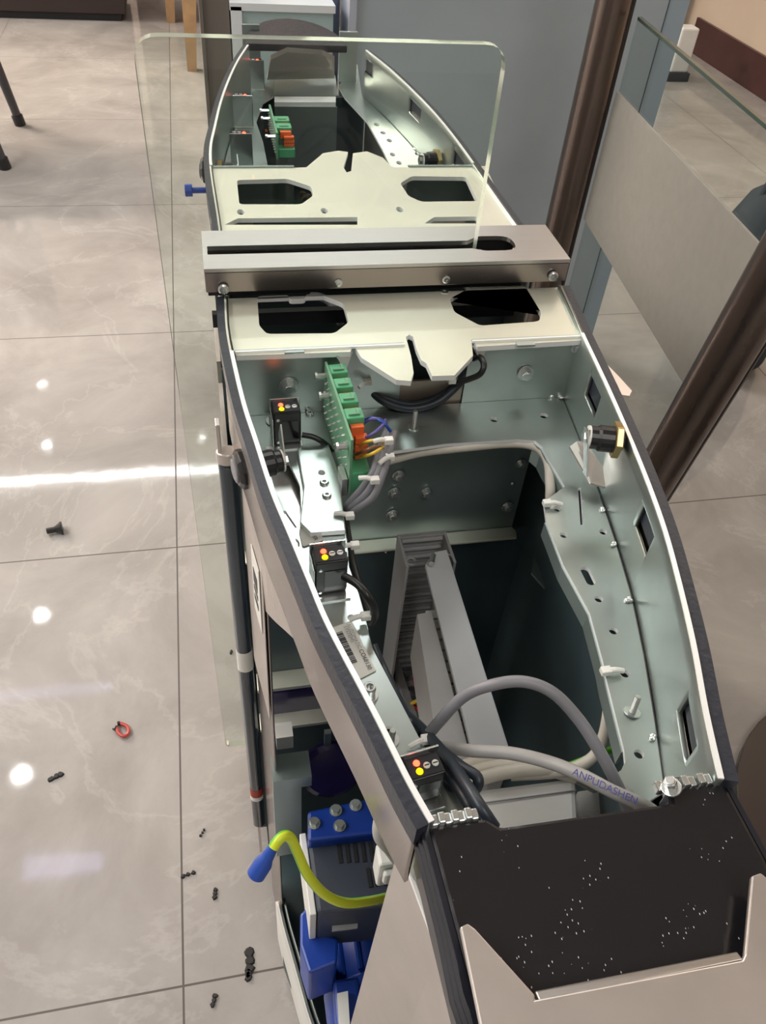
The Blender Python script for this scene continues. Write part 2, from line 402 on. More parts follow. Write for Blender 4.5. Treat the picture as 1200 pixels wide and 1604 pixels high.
# ================================================================ SPEED GATE CABINET
RIM = 1.08; FLG = 1.28           # drops of the rim and of the flange below the camera
zr = CAMZ-RIM; zf = CAMZ-FLG
LS = [(.028,1.895),(.024,1.75),(.029,1.614),(.042,1.435),(.059,1.298),(.078,1.145),(.101,1.02),(.122,.905),(.141,.805),(.187,.632),(.214,.520),(.234,.452)]
RS = [(.950,1.895),(.934,1.75),(.918,1.622),(.896,1.42),(.874,1.25),(.851,1.097),(.826,.961),(.797,.843),(.754,.690),(.710,.557),(.678,.447)]
FLP = [(.012,2.10),(.008,2.36),(.001,2.70),(.006,2.90),(.028,3.09),(.060,3.34),(.103,3.60),(.160,3.88),(.222,4.12)]
FRP = [(.968,2.10),(.962,2.36),(.957,2.70),(.950,3.00),(.935,3.25),(.905,3.52),(.860,3.82),(.805,4.08)]
def curve2(P, res=6): return [(v[0],v[1]) for v in smooth([Vector((p[0],p[1],0)) for p in P], res)]
def offset(P, o):
    out = []
    for i, p in enumerate(P):
        a = Vector(P[max(i-1,0)]); b_ = Vector(P[min(i+1,len(P)-1)]); d = (b_-a).normalized()
        out.append((p[0]-d[1]*o, p[1]+d[0]*o))
    return out
def ylookup(P, y):
    for i in range(len(P)-1):
        a, b_ = P[i], P[i+1]
        if (a[1]-y)*(b_[1]-y) <= 0 and a[1] != b_[1]:
            t = (y-a[1])/(b_[1]-a[1]); return a[0]+(b_[0]-a[0])*t
    return (P[0] if abs(P[0][1]-y) < abs(P[-1][1]-y) else P[-1])[0]
LC, RC, FLC, FRC = offset(curve2(LS),-.024), offset(curve2(RS),.026), curve2(FLP), curve2(FRP)
def hit(px, py, P):               # where a sight line meets the curved wall through P
    r = ray(px, py)
    for i in range(len(P)-1):
        a, b_ = P[i], P[i+1]; dx, dy = b_[0]-a[0], b_[1]-a[1]
        den = r[0]*dy-r[1]*dx
        if abs(den) < 1e-9: continue
        s_ = (a[0]*r[1]-a[1]*r[0])/(-(dx*r[1]-dy*r[0])) if abs(dx*r[1]-dy*r[0]) > 1e-9 else -1
        if -0.02 <= s_ <= 1.02:
            x = a[0]+dx*s_; y = a[1]+dy*s_; k = y/r[1]
            return Vector((x, y, CAMZ+r[2]*k))
    e = min((P[0],P[-1]), key=lambda q: abs(q[0]/q[1]-r[0]/r[1])); k = e[1]/r[1]
    return Vector((e[0], e[1], CAMZ+r[2]*k))
cab = thing('turnstile_cabinet', 'long lens-shaped opened-up metal gate cabinet with its lid removed, between the two aisles', 'turnstile', (.49,2.0,0))
def wall_strip(name, P, z0, z1, m, th, holes=(), parent=cab, y0=None, y1=None, bev=0):
    # vertical curved sheet along P with rectangular windows (ya,yb,za,zb)
    ys = set([p[1] for p in P]); lo, hi = min(ys), max(ys)
    if y0 is not None: lo = y0
    if y1 is not None: hi = y1
    for h in holes: ys |= {h[0], h[1]}
    ys |= {lo, hi}
    Y = sorted(y for y in ys if lo-1e-6 <= y <= hi+1e-6)
    Z = sorted({z0, z1} | {z for h in holes for z in (h[2],h[3])})
    b = MB(); vs = [(ylookup(P, y), y, z) for y in Y for z in Z]; nz = len(Z); fs = []
    for i in range(len(Y)-1):
        for j in range(nz-1):
            yc = (Y[i]+Y[i+1])/2; zc = (Z[j]+Z[j+1])/2
            if any(h[0]<yc<h[1] and h[2]<zc<h[3] for h in holes): continue
            fs.append((i*nz+j, (i+1)*nz+j, (i+1)*nz+j+1, i*nz+j+1))
    b.add(vs, fs); o = b.build(name, m, parent, solid=th, smoothf=True)
    wn = o.modifiers.new('normals','WEIGHTED_NORMAL'); wn.weight = 100; wn.keep_sharp = True; return o
def window(P, top0, bot0, zt=None):        # windows in the wall from two opposite pixels
    a = hit(*top0, P); c = hit(*bot0, P)
    return (min(a[1],c[1]), max(a[1],c[1]), min(a[2],c[2]), max(a[2],c[2]))
# right wall windows: far-top and near-bottom corners
rw = [window(offset(RC,-.026),(928,585),(934,655)), window(offset(RC,-.026),(1011,789),(1013,876)), window(offset(RC,-.026),(1082,1088),(1078,1196))]
rw = [(h[0],h[1],max(h[2],zf+.02),min(h[3],zr-.03)) for h in rw]
wall_strip('side_wall', offset(RC,-.026), zf-.004, zr, zinc, .010, rw)
wall_strip('side_wall', offset(LC,.024), zf-.004, zr, zinc, .010)
fw = [window(offset(FRC,.022),(567,82),(584,122)), window(offset(FRC,.022),(644,150),(660,192)), window(offset(FRC,.022),(714,229),(729,256))]
fw = [(h[0],h[1],max(min(h[2],2.835),zf+.02),min(h[3],zr-.03)) for h in fw]
wall_strip('side_wall', offset(FRC,.022), zf-.004, zr, zinc, .010, fw)
wall_strip('side_wall', offset(FLC,-.022), zf-.004, zr, zinc, .010)
# bright cut rims on top of the sheets
def rim(P, off, m, w0, z0, z1, name, y0=None, y1=None):
    A_ = offset(P, off-w0/2); B_ = offset(P, off+w0/2)
    if y0 is not None:
        idx = [i for i, p in enumerate(P) if y0-1e-6 <= p[1] <= y1+1e-6]; A_ = [A_[i] for i in idx]; B_ = [B_[i] for i in idx]
    n = len(A_); vs = []
    for a, c in zip(A_, B_): vs += [(a[0],a[1],z0),(c[0],c[1],z0),(c[0],c[1],z1),(a[0],a[1],z1)]
    fs = [(0,1,2,3), (4*n-4,4*n-1,4*n-2,4*n-3)]
    for i in range(n-1):
        for k in range(4): fs.append((4*i+k, 4*i+(k+1)%4, 4*i+4+(k+1)%4, 4*i+4+k))
    return MB().add(vs, fs).build(name, m, cab)
rim(LC, .024, edgem, .0085, zr, zr+.003, 'cut_rim', 0, 1.64)
rim(RC, -.026, edgem, .0085, zr, zr+.003, 'cut_rim', 0, 1.65)
rim(FLC, -.022, edgem, .0085, zr, zr+.003, 'cut_rim', 2.72, 9)
rim(FRC, .022, edgem, .0085, zr, zr+.003, 'cut_rim', 2.72, 9)
rim(LC, .0095, blackr, .019, zr-.05, zr-.001, 'black_edge_strip')
rim(RC, -.009, blackr, .022, zr-.09, zr-.001, 'black_edge_strip')
rim(FLC, -.008, blackr, .019, zr-.09, zr-.001, 'black_edge_strip')
rim(FRC, .008, blackr, .019, zr-.09, zr-.001, 'black_edge_strip')
# polished outer skin of the channel (left side)
wall_strip('outer_skin', offset(LC,.003), zf+.01, zr-.052, brushb, .006, y1=1.58)
wall_strip('outer_skin', offset(RC,-.008), zf-1.2, zr-.092, brushb, .006)
# deck plates
def deck(outer, holes, name='deck_plate'):
    return MB().plate(outer, CAMZ-1.09, .014, holes, 0, 1).build(name, [yzinc, edgem], cab)
D = 1.09
yF = 1.648
h1 = rounded(P2([(403,464),(452,462),(453,469),(478,468),(479,461),(502,461),(538,475),(546,505),(524,522),(418,523),(406,510)], D), .012)
h2 = rounded(P2([(736,451),(822,447),(848,490),(845,502),(838,504),(752,510),(712,489),(704,468)], D), .012)
slit = P2([(641,524),(647,526),(652,546),(660,564),(668,569),(677,589)], D)
outer = [(.965,1.90),(.940,1.66)] + P2([(911,533),(748,543),(738,530),(741,557),(712,588),(677,589)], D)
outer += [tuple(p) for p in P2([(668,569),(660,564),(652,546),(647,527),(641,524),(636,528),(644,558),(648,584),(644,597),(621,595),(566,560),(553,539),(549,551),(370,557)], D)] + [(.033,1.66),(.020,1.90)]
deck(outer, [h1,h2])
for x0, x1 in ((.036,.45),(.625,.925)): MB().box((x0,yF-.002,zf-.012),(x1,yF+.006,CAMZ-D+.004)).build('cross_plate', zinc, cab)
for x0, x1 in ((.036,.45),(.625,.925)):
    MB().box((x0,yF-.006,CAMZ-D),(x1,yF-.001,CAMZ-D+.006)).build('cut_rim', edgem, cab)
# torn folded tabs where deck meets the cross plate
for px, py in ((538,556),(752,543)):
    p = at(px, py, 1.10)
    MB().add([p+Vector((-.022,0,.004)), p+Vector((.024,.006,.004)), p+Vector((.004,-.018,-.035)), p+Vector((.0,.012,-.01))], [(0,1,2),(0,2,3),(0,3,1),(1,3,2)]).build('bent_tab', zinc, cab)
for px, py in ((461,551),(823,540)):
    p = at(px, py, D); MB().box(p-Vector((.024,.008,.001)), p+Vector((.024,.008,.004))).build('locating_tab', zinc, cab)
# brown dim panel seen beneath the tongue
MB().box((.452,1.652,zf-.02),(.623,1.660,zf+.075)).build('inner_back_panel', mat('bronzed_panel',(.30,.25,.21),.35,.6,.1,10), cab)
# far deck
fo = [(.012,2.12),(.006,2.38)]+P2([(334,262)], D)+P2([(455,263),(480,262),(506,240),(530,236),(545,238),(538,262),(543,270),(550,268),(553,240),(575,237),(600,247),(614,262),(760,260)], D)+[(.950,2.38),(.960,2.12)]
fh = [rounded(P2(q, D), .015) for q in ([(371,282),(450,280),(487,292),(491,306),(472,320),(375,320)], [(627,287),(645,276),(730,277),(748,315),(660,316),(640,307)])]
fh += [P2([(352,352),(372,342),(560,340),(560,352)], D), P2([(665,350),(680,340),(745,339),(752,350)], D)]
for px, py in ((377,332),(508,330),(626,328)):
    c = at(px, py, D); fh.append(circ(c, .011, 12, .02))
fo2 = [(p[0],p[1]) for p in fo]
deck(fo2, fh)
yFF = at(400,262,D)[1]
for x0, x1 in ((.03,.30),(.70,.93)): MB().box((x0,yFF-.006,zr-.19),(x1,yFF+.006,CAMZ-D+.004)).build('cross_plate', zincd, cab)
# flange plates
def F(px): return P2(px, FLG)
inner_r = F([(600,709),(700,695),(812,688),(838,690),(850,700),(858,716),(885,762),(852,786),(856,815),(883,885),(924,960),(945,1037),(951,1067),(978,1175),(980,1193),(974,1206),(962,1213)])
rwall = [p for p in offset(RC,-.032) if p[1] <= 1.645]
right_fl = inner_r + F([(1010,1262)]) + [(.700,.50)] + [(p[0],p[1]) for p in reversed(rwall)][1:] + [(.905,1.645),(.30,1.645)] + F([(560,712)])
# holes on the right flange
hs = []
for px, py in ((774,657),(852,651),(873,797),(883,838),(945,833),(938,938),(961,988),(979,1055),(1001,1181)):
    hs.append(circ(at(px,py,FLG), .0115 if py < 700 else .0092, 14))
c = at(921,902,FLG); hs.append([(c[0]+.0105*math.cos(a)+( 0.0), c[1]+.0105*math.sin(a)+(.016 if math.sin(a)>0 else -.016)) for a in [2*math.pi*(i+.5)/16 for i in range(16)]])
a_ = at(908,764,FLG); b_ = at(912,822,FLG); hs.append([(a_[0]-.004,a_[1]),(b_[0]-.004,b_[1]),(b_[0]+.003,b_[1]),(a_[0]+.003,a_[1])])
# order the outline properly: inner edge from back-left to front, then along the wall to the back
right_out = inner_r + F([(1012,1258),(1040,1240)]) + [(ylookup(offset(RC,-.033),y), y) for y in (.50,.60,.70,.80,.92,1.03,1.14,1.25,1.36,1.48,1.60,1.645)] + [(.36,1.645),(.36,1.50)]
MB().plate(right_out, zf, .010, hs, 0, 1).build('flange_plate', [zinc, edgem], cab)
lin = F([(505,693),(527,740),(533,777),(542,843),(545,885),(560,926),(570,962),(582,1013),(604,1055),(655,1153),(700,1225),(735,1262)])
left_out = [(.36,1.645),(.36,1.50)] + F([(560,712)]) + lin + [(ylookup(offset(LC,.031),y), y) for y in (.50,.56,.645,.72,.80,.88,.96,1.05,1.13,1.22,1.30,1.40,1.52,1.645)]
lh = [rounded(F([(412,700),(425,698),(452,722),(470,760),(472,800),(466,828),(450,800),(430,765)]), .01), F([(441,801),(447,800),(465,826),(461,828)])]
for px, py in ((504,740),(515,797),(550,967)): lh.append(circ(at(px,py,FLG), .0075, 12))
lh.append(circ(at(610,1148,FLG), .014, 16))
lh.append(circ(at(463,852,FLG), .009, 12, .016))
MB().plate(left_out, zf, .010, lh, 0, 1).build('flange_plate', [zinc, edgem], cab)
# stepped bright bracket on the left flange
s1 = F([(466,712),(474,704),(512,698),(528,740),(534,777),(541,838),(486,842),(470,826),(476,770)])
MB().plate([(p[0],p[1]) for p in s1], zf+.016, .014, [circ(at(504,740,FLG-.016), .0075, 12)], 0, 1).build('raised_bracket', [zinc, edgem], cab, bevel=.002)
# shallow tray below the slot in left flange
MB().plate(F([(398,690),(480,690),(486,840),(440,840)]), zf-.035, .006).build('lower_tray', brush, cab)
# folded-down inner lips round the opening
def lip(P, z0, z1, m=zincd, name='opening_lip'):
    vs = []; n = len(P)
    for p in P: vs += [(p[0],p[1],z0),(p[0],p[1],z1)]
    return MB().add(vs, [(2*i,2*i+2,2*i+3,2*i+1) for i in range(n-1)]).build(name, m, cab, solid=.006)
lip(inner_r[3:7], zf-.07, zf-.008); lip(inner_r[8:14], zf-.05, zf-.008); lip(lin[2:11], zf-.06, zf-.008)
# inner cross wall with lip and bolts in the cavity
yc = 1.60
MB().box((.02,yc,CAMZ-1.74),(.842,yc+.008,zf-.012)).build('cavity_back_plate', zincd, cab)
MB().plate([(.02,yc),(.842,yc),(.85,yc-.02),(.842,yc-.05),(.02,yc-.05)], CAMZ-1.735, .008).build('cavity_back_lip', yzinc, cab, bevel=.004)
MB().box((.0,1.74,.1),(.955,1.75,CAMZ-1.2)).box((.0,2.25,.1),(.955,2.26,CAMZ-1.2)).build('column_wall', darkin, cab)
# dark inner walls of cavity
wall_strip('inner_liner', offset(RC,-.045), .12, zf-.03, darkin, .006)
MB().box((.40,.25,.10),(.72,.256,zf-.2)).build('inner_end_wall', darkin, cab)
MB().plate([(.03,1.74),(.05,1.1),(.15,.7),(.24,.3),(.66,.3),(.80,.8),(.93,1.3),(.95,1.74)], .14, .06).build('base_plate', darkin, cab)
# rounded hanger bracket deep in the cavity, right
q = [at(*p, 1.75) for p in ((832,900),(848,800),(893,882),(890,925),(880,942),(868,941))]
MB().hexa([p-Vector((0,0,.0)) for p in q], [p+Vector((0,0,.008)) for p in q]).build('hanger_bracket', zincd, cab)
# ---- hardware
def hexbolt(p, d, r, h, label=None, washer=True, name='bolt', socket=False, m=None, parent=None):
    p = Vector(p); d = Vector(d).normalized(); b = MB()
    if washer: b.cyl(p, p+d*.004, r*1.5, 20)
    if socket:
        b.lathe(p, d, [(r*1.0,0),(r*1.0,h*.9),(r*.92,h),(r*.55,h),(r*.5,h*.55)], 20)
    else:
        b.cyl(p+d*.004, p+d*(.004+h), r, 6); b.lathe(p+d*(.004+h), d, [(r*.8,0),(r*.7,h*.15)], 16)
    return b.build(name, m or steel, parent or cab, bevel=.0008)
def stud(p, d, r, h, name='threaded_stud', nut=True):
    p = Vector(p); d = Vector(d).normalized(); b = MB()
    b.cyl(p, p+d*.003, r*2.3, 20)
    if nut: b.cyl(p+d*.003, p+d*.016, r*1.75, 6)
    prof = []; n = int(h/(r*.42))
    for i in range(n): prof += [(r, h*i/n), (r*.86, h*(i+.5)/n)]
    prof += [(r*.8, h)]
    b.lathe(p, d, prof, 14); return b.build(name, steel, cab)
hexbolt(aty(452,604,yF-.004), (0,-1,0), .017, .016)
hexbolt(aty(823,584,yF-.004), (0,-1,0), .015, .014)
hexbolt(aty(905,543,yF-.004), (0,-1,0), .013, .008)
hexbolt(at(431,660,FLG), (0,0,1), .016, .014)
for px, py in ((485,649),(508,757),(512,777)): 
    z_ = FLG if py < 700 else FLG-.016
    p = at(px,py,z_); MB().lathe(p,(0,0,1),[(.011,0),(.011,.003),(.008,.007),(.005,.007),(.004,.001)],18).build('rivet_nut', steel, cab)
hexbolt(at(578,1090,FLG), (0,0,1), .0115, .032, socket=True)
stud(at(613,1160,FLG), (0,0,1), .0062, .035, nut=False)
stud(at(648,670,FLG), (0,0,1), .0062, .055, nut=False)
stud(at(990,1116,FLG), (.12,.25,1), .0068, .040, nut=False)
hexbolt(at(1078,1222,1.2), (-1,.05,0), .007, .02, washer=True, m=darkin)
for px, py in ((625,744),(618,771),(668,771),(615,806),(816,725),(795,793)):
    hexbolt(aty(px,py,yc-.003), (0,-1,0), .0125 if px != 816 else .010, .010, name='bolt')
MB().dome(aty(803,757,yc-.003), (0,-1,0), .007).build('rivet', steel, cab)
MB().dome(aty(605,864,1.60), (0,-1,0), .006).build('rivet', steel, cab)
def weld(px, py, r=.0085):
    p = at(px, py, FLG)+Vector((-.010 if py > 700 else -.004,0,.003)); b = MB()
    for k in range(4): b.dome(p+Vector((random.uniform(-.4,.4)*r, random.uniform(-.5,.5)*r, -.001)), (random.uniform(-.3,.3),random.uniform(-.3,.3),1), r*random.uniform(.6,.95), r*random.uniform(.4,.8), 10)
    return b.build('weld_bead', weldm, cab, smoothf=True)
for px, py in ((950,799),(967,853),(991,940),(1031,1156),(884,605),(866,621),(880,622)): weld(px, py, .0085 if py > 700 else .0105)
for d_, px, py in ((1.285,628,199),(1.285,652,234)): 
    p = at(px,py,FLG); MB().dome(p,(0,0,1),.016,.012).build('weld_bead', weldm, cab, smoothf=True)
# seam line between wall and flange
MB().tube([(ylookup(offset(RC,-.033),y),y,zf+.0005) for y in (.5,.65,.8,.95,1.1,1.25)], .0014, 6, 1).build('seam', slot_d, cab)
# ---- far half inner parts
def G(px, d=FLG): return P2(px, d)
ffo = [(ylookup(offset(FRC,.030),y), y) for y in (2.9,3.1,3.3,3.5,3.7,3.9,4.08)] + G([(560,100),(530,134),(540,152)]) + G([(575,190),(600,235),(612,262)])
MB().plate([(p[0],p[1]) for p in ffo][::-1], zf, .01, [circ(at(px,py,FLG), .012, 10, .02) for px,py in ((600,208),(610,220),(615,242),(625,255),(590,195),(654,241))], 0, 1).build('flange_plate', [zinc,edgem], cab)
ffl = [(ylookup(offset(FLC,-.030),y), y) for y in (2.9,3.1,3.3,3.5,3.7,3.9,4.10)] + G([(432,120),(428,150),(412,160),(401,190),(412,222),(420,262)])
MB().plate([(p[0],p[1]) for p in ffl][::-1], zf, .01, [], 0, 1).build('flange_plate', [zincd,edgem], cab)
MB().plate(G([(428,150),(432,118),(525,118),(530,150)]), zf, .01).build('end_crossbar', zinc, cab)
MB().plate(G([(430,163),(430,154),(526,154),(526,163)]), zf+.008, .02).build('end_crossbar', edgem, cab)
ya_ = at(478,163,FLG)[1]
a_, b_ = aty(430,166,ya_), aty(526,238,ya_)
MB().box((a_[0],ya_-.008,b_[2]-.1),(b_[0],ya_,zf-.01)).build('cavity_back_plate', zincd, cab)
# far end: bracket, pale plate and dark round hood
a_ = at(530,135,1.30); b_ = at(557,135,1.30)
MB().box((a_[0],a_[1],zf),(b_[0],a_[1]+.02,zf+.22)).build('end_bracket', zinc, cab)
a_ = at(385,135,1.30); b_ = at(412,135,1.30)
MB().box((a_[0],a_[1]+.1,zf),(b_[0],a_[1]+.12,zf+.22)).build('end_bracket', zincd, cab)
pl = [at(418,118,1.24), at(524,116,1.24), at(524,88,1.14), at(505,78,1.08), at(450,74,1.08), at(424,86,1.12)]
MB().hexa([p-Vector((0,0,.02)) for p in pl], pl).build('end_cover_plate', leafm, cab)
hc = at(466,70,1.08); hq = at(466,29,1.08); hd = []
for i in range(20):
    t = math.pi*i/19; hd.append((hc[0]+.235*math.cos(t), hc[1]+(hq[1]-hc[1])*math.sin(t)))
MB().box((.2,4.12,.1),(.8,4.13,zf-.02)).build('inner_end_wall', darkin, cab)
MB().plate(hd, zr+.0, .03).build('end_hood', blackp, cab, bevel=.02)
for px, py in ((512,66),(556,70),(534,70)): pass
# solid lower body of the far half
fb = [(p[0]-.0,p[1]) for p in offset(FLC,-.004)] ; fb2 = offset(FRC,.004)
wall_strip('body_shell', fb, .05, zr-.03, leafm, .01); wall_strip('body_shell', fb2, .05, zr-.03, leafm, .01)
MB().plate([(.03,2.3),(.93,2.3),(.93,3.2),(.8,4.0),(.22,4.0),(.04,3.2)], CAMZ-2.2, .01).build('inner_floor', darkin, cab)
# ================================================================ CROSSBAR (stainless) with slot
bar = thing('stainless_crossbar', 'brushed stainless bar with a long dark slot laid across the middle of the cabinet', 'crossbar', (.47,2.0,2.9))
BX0, BX1, BY0, BY1 = -.022, .960, 1.890, 2.100
sl = [(BX0,1.962),(.655,1.962),(.700,1.962)]
slot = rounded([(-.010,1.966),(.70,1.966),(.735,1.950),(.83,1.950),(.83,2.036),(.735,2.036),(.70,2.012),(-.010,2.012)], [.003,.003,.01,.04,.04,.01,.003,.003])
MB().plate([(BX0,BY0),(BX1,BY0),(BX1,BY1),(BX0,BY1)], 3.0, .012, [slot]).build('top_plate', brush, bar, bevel=.004, seg=3)
MB().box((BX0,BY0,2.934),(BX1,BY0+.010,2.992)).build('front_skirt', brushb, bar, bevel=.002)
MB().box((BX0,BY1-.010,2.934),(BX1,BY1,2.992)).build('rear_skirt', brushb, bar, bevel=.002)
MB().box((BX1-.010,BY0+.01,2.934),(BX1,BY1-.01,2.992)).build('end_skirt', brushb, bar)
MB().box((BX0+.005,1.935,2.90),(.85,1.940,2.985)).box((BX0+.005,2.042,2.90),(.85,2.047,2.985)).build('slot_lining', slot_d, bar)
MB().box((BX0+.01,1.940,2.80),(.85,1.962,2.84)).box((.72,1.962,2.80),(.85,2.042,2.84)).build('slot_floor', slot_d, bar)
p = at(762,375,1.04); MB().box((.705,1.955,2.95),(.745,2.01,2.975)).build('guide_block', whitep, bar, bevel=.004)
for px, py in ((350,452),(866,432)):
    p = aty(px, py, BY0-.004); MB().lathe(p,(0,-1,0),[(.014,0),(.014,.006),(.010,.009),(.005,.009),(.004,.003)],20).build('button_screw', steel, bar)
for px, py in ((530,443),(699,438),(696,457)):
    p = aty(px, py, BY0-.001) if py < 450 else at(px,py,D); d_ = (0,-1,0) if py < 450 else (0,0,1)
    MB().lathe(p, d_, [(.011,0),(.011,.002),(.007,.003),(.004,.003),(.004,.001)], 18).build('flat_screw', steel, bar if py < 450 else cab)
# column below the bar: faces and tinted strip on the left
MB().box((-.012,1.62,.10),(.000,1.935,2.62)).box((-.012,2.045,.10),(.0,2.30,2.62)).build('column_skin', leafm, cab)
SX, SY = -.003, 1.50
def light_bar(za, zb, rx_, name, m, bev=.0):
    return MB().hexa([(x,y,za) for x,y in circ((SX,SY), rx_, 24, rx_*.8)], [(x,y,zb) for x,y in circ((SX,SY), rx_, 24, rx_*.8)]).build(name, m, cab, bevel=bev, smoothf=True)
zb_ = aty(405,1298,SY-.02)[2]; zt_ = aty(364,722,SY)[2]
light_bar(zb_, zt_, .0245, 'tinted_light_tube', stripm, .012)
light_bar(zt_, zt_+.035, .027, 'tube_cap', leafm, .004)
MB().box((SX-.022,SY-.01,zt_+.03),(SX-.012,SY+.02,zt_+.12)).build('cap_hook', leafm, cab, bevel=.002)
zz = aty(392,1030,SY)[2]; light_bar(zz-.05, zz+.05, .0255, 'tube_joint', tiem)
zz = aty(402,1243,SY)[2]; light_bar(zz-.03, zz+.0, .0255, 'tube_joint', tiem); light_bar(zz, zz+.06, .0252, 'red_mark', mat('rust_red',(.35,.03,.01),.5))
lcs = offset(LC,.017)
wall_strip('frame_upright', lcs, .10, zf+.008, brushb, .006, y0=1.215, y1=1.44)
zA = aty(414,957,1.215)[2]; Y = [.925,.98,1.04,1.10,1.16,1.215]; vs = []
zB = 2.715
for y in Y: vs += [(ylookup(lcs,y)-.003,y,zB+(zA-zB)*(y-.925)/.29),(ylookup(lcs,y)-.012,y,2.772)]
MB().add(vs, [(2*i,2*i+2,2*i+3,2*i+1) for i in range(len(Y)-1)]).build('upper_side_panel', leafm, cab, solid=.006)
wall_strip('upper_side_panel', offset(LC,.008), zA-.5, 2.776, leafm, .003, y0=1.215, y1=1.44)
lb = offset(LC,.004)
def onside(y, z): return Vector((ylookup(lb,y), y, z))
def sidey(px, py): return hit(px, py, lb)
q = [sidey(*v) for v in ((400,862),(415,878),(417,965),(401,930))]
MB().add([onside(1.33,2.62-.04),onside(1.24,2.62-.04),onside(1.24,2.34),onside(1.33,2.34)], [(0,1,2,3)]).build('side_sticker', papr, cab, solid=.002)
for za, zb_ in ((2.44,2.455),(2.47,2.52),(2.40,2.42)):
    v = [onside(1.31,za),onside(1.265,za),onside(1.265,zb_),onside(1.31,zb_)]
    MB().add([p_-Vector((.002,0,0)) for p_ in v], [(0,1,2,3)]).build('printed_mark', inkm, cab, solid=.001)
# base skin curving to the nose at the left bottom
wall_strip('lower_skirt', offset(LC,.004), .04, .50, whitep, .02, y1=1.24)
wall_strip('skirt_trim', offset(LC,.030), .46, .52, zinc, .01, y1=1.24)
# ---- near nose: stainless side leaf, black hood, stainless end cover with V notch
NL = [(.150,.720),(.172,.62),(.195,.54),(.222,.45),(.248,.36),(.262,.27),(.285,.16),(.31,.05),(.34,-.1)]
nl = curve2(NL,4)[::-1]
ap = at(627,1327,1.30)
Y = [-.1,.0,.1,.2,.27,.33,.37,ap[1]-.03,ap[1]]
def nx(y, o=0): return ylookup(NL, y)+(ap[0]-ylookup(NL, ap[1]))+o
vs = []
for y in Y:
    zt = ap[2] if y >= ap[1]-.031 else ap[2]-(ap[1]-.03-y)*.62
    yb_ = y+(.10 if y == ap[1] else .0)
    vs += [(nx(yb_),yb_,.1),(nx(y),y,zt)]
MB().add(vs, [(2*i,2*i+2,2*i+3,2*i+1) for i in range(len(Y)-1)]).build('side_leaf_panel', leafm, cab, solid=.010, bevel=.002)
vs = []
for y in Y[:8]: vs += [(nx(y,.028),y,.1),(nx(y,.028),y,2.86)]
MB().add(vs, [(2*i,2*i+2,2*i+3,2*i+1) for i in range(7)]).build('inner_side_panel', brushb, cab, solid=.006)
MB().tube([Vector((nx(y)-.002,y,ap[2]-(ap[1]-.03-y)*.62+.003)) for y in (ap[1]-.03,.42,.36,.30)], .007, 8, 3).build('leaf_edge', edgem, cab, smoothf=True)
HD = 1.10
top = P2([(669,1290),(761,1281),(784,1295),(1051,1257),(1046,1233),(1134,1223),(1200,1345)], HD)
ho = top + [(.655,.16),(.64,.0),(.33,.0),(.285,.13)] + P2([(752,1604)], HD)
MB().plate(ho, CAMZ-HD, .05).build('end_hood', enamel, cab, bevel=.006)
# downturned ribbed side flange of the hood
lf = [at(671,1294,HD), at(712,1450,HD), at(752,1604,HD), Vector((.29,.10,CAMZ-HD))]
for k in range(3):
    MB().tube([p+Vector((-.006-.005*k*.8, 0, -.010-.014*k)) for p in lf], .0055, 8, 3).build('hood_rib', mat('gloss_black_trim',(.012,.013,.02),.2), cab, smoothf=True)
MB().add([v for p in lf for v in (p+Vector((-.004,0,-.002)), p+Vector((-.004,0,-.14)))], [(0,2,3,1),(2,4,5,3),(4,6,7,5)]).build('hood_flange', MATS['gloss_black_trim'], cab, solid=.008)
MB().add([v for p in [at(1134,1223,HD),at(1200,1345,HD),Vector((.66,.15,CAMZ-HD))] for v in (p+Vector((.004,0,-.002)), p+Vector((.004,0,-.2)))], [(0,2,3,1),(2,4,5,3)]).build('hood_flange', MATS['gloss_black_trim'], cab, solid=.008)
EC = 1.06
ec = P2([(721,1452),(733,1446),(745,1455),(838,1558)], EC)
ec += P2([(838,1566),(1163,1504)], EC)
ec += P2([(1167,1495),(1178,1372),(1192,1367),(1215,1385)], EC) + [(.72,-.05),(.22,-.05)]
ecp = rounded([(p[0],p[1]) for p in ec], [.0,.004,.0]+[0]*(len(ec)-3), 3)
MB().plate(ec, CAMZ-EC, .010).build('end_cover_plate', leafm, cab, bevel=.002)
a_ = at(838,1552,EC+.012); b_ = at(1155,1490,EC+.012); c_ = at(1165,1503,EC+.004); d_ = at(845,1568,EC+.004)
MB().hexa([v-Vector((0,0,.01)) for v in (a_,b_,c_,d_)], [a_,b_,c_,d_]).build('folded_cover_lip', brush, cab, bevel=.002)
# clamp blocks under the hood corners
for (x0,y0_),(x1,y1_) in (((682,1282),(745,1272)),((1036,1228),(1112,1217))):
    a_ = at(x0,y0_,1.09); b_ = at(x1,y1_,1.09)
    b = MB(); n = 7
    for i in range(n):
        p = a_.lerp(b_, i/(n-1)); b.box(p-Vector((.006,.008,.02)), p+Vector((.0045,.008,-.004+.006*(i%2))))
    b.build('corner_clamp', steel, cab, bevel=.002)
p = at(1052,1235,1.09); hexbolt(p, (-.4,.2,1), .010, .016, name='bolt')
# ---- dark hood behind: white power box + shelves in cavity
# ================================================================ GLASS GATE LEAF
gx0, gx1, gz0, gz1, gy, gt = -.128, .714, .505, 3.495, 1.972, .030
o2 = rounded([(gx0,gz0),(gx1,gz0),(gx1,gz1),(gx0,gz1)], [.03,.03,.055,.055], 6)
b = MB(); b.plate(o2, gy, gt, [], 0, 1, frame=lambda u,v,w_: (u, w_+gt, v))
g = b.build('glass_gate_leaf', [glassm, gedge]); tag(g, 'large upright clear glass gate leaf with rounded corners standing in the bar slot', 'glass panel')
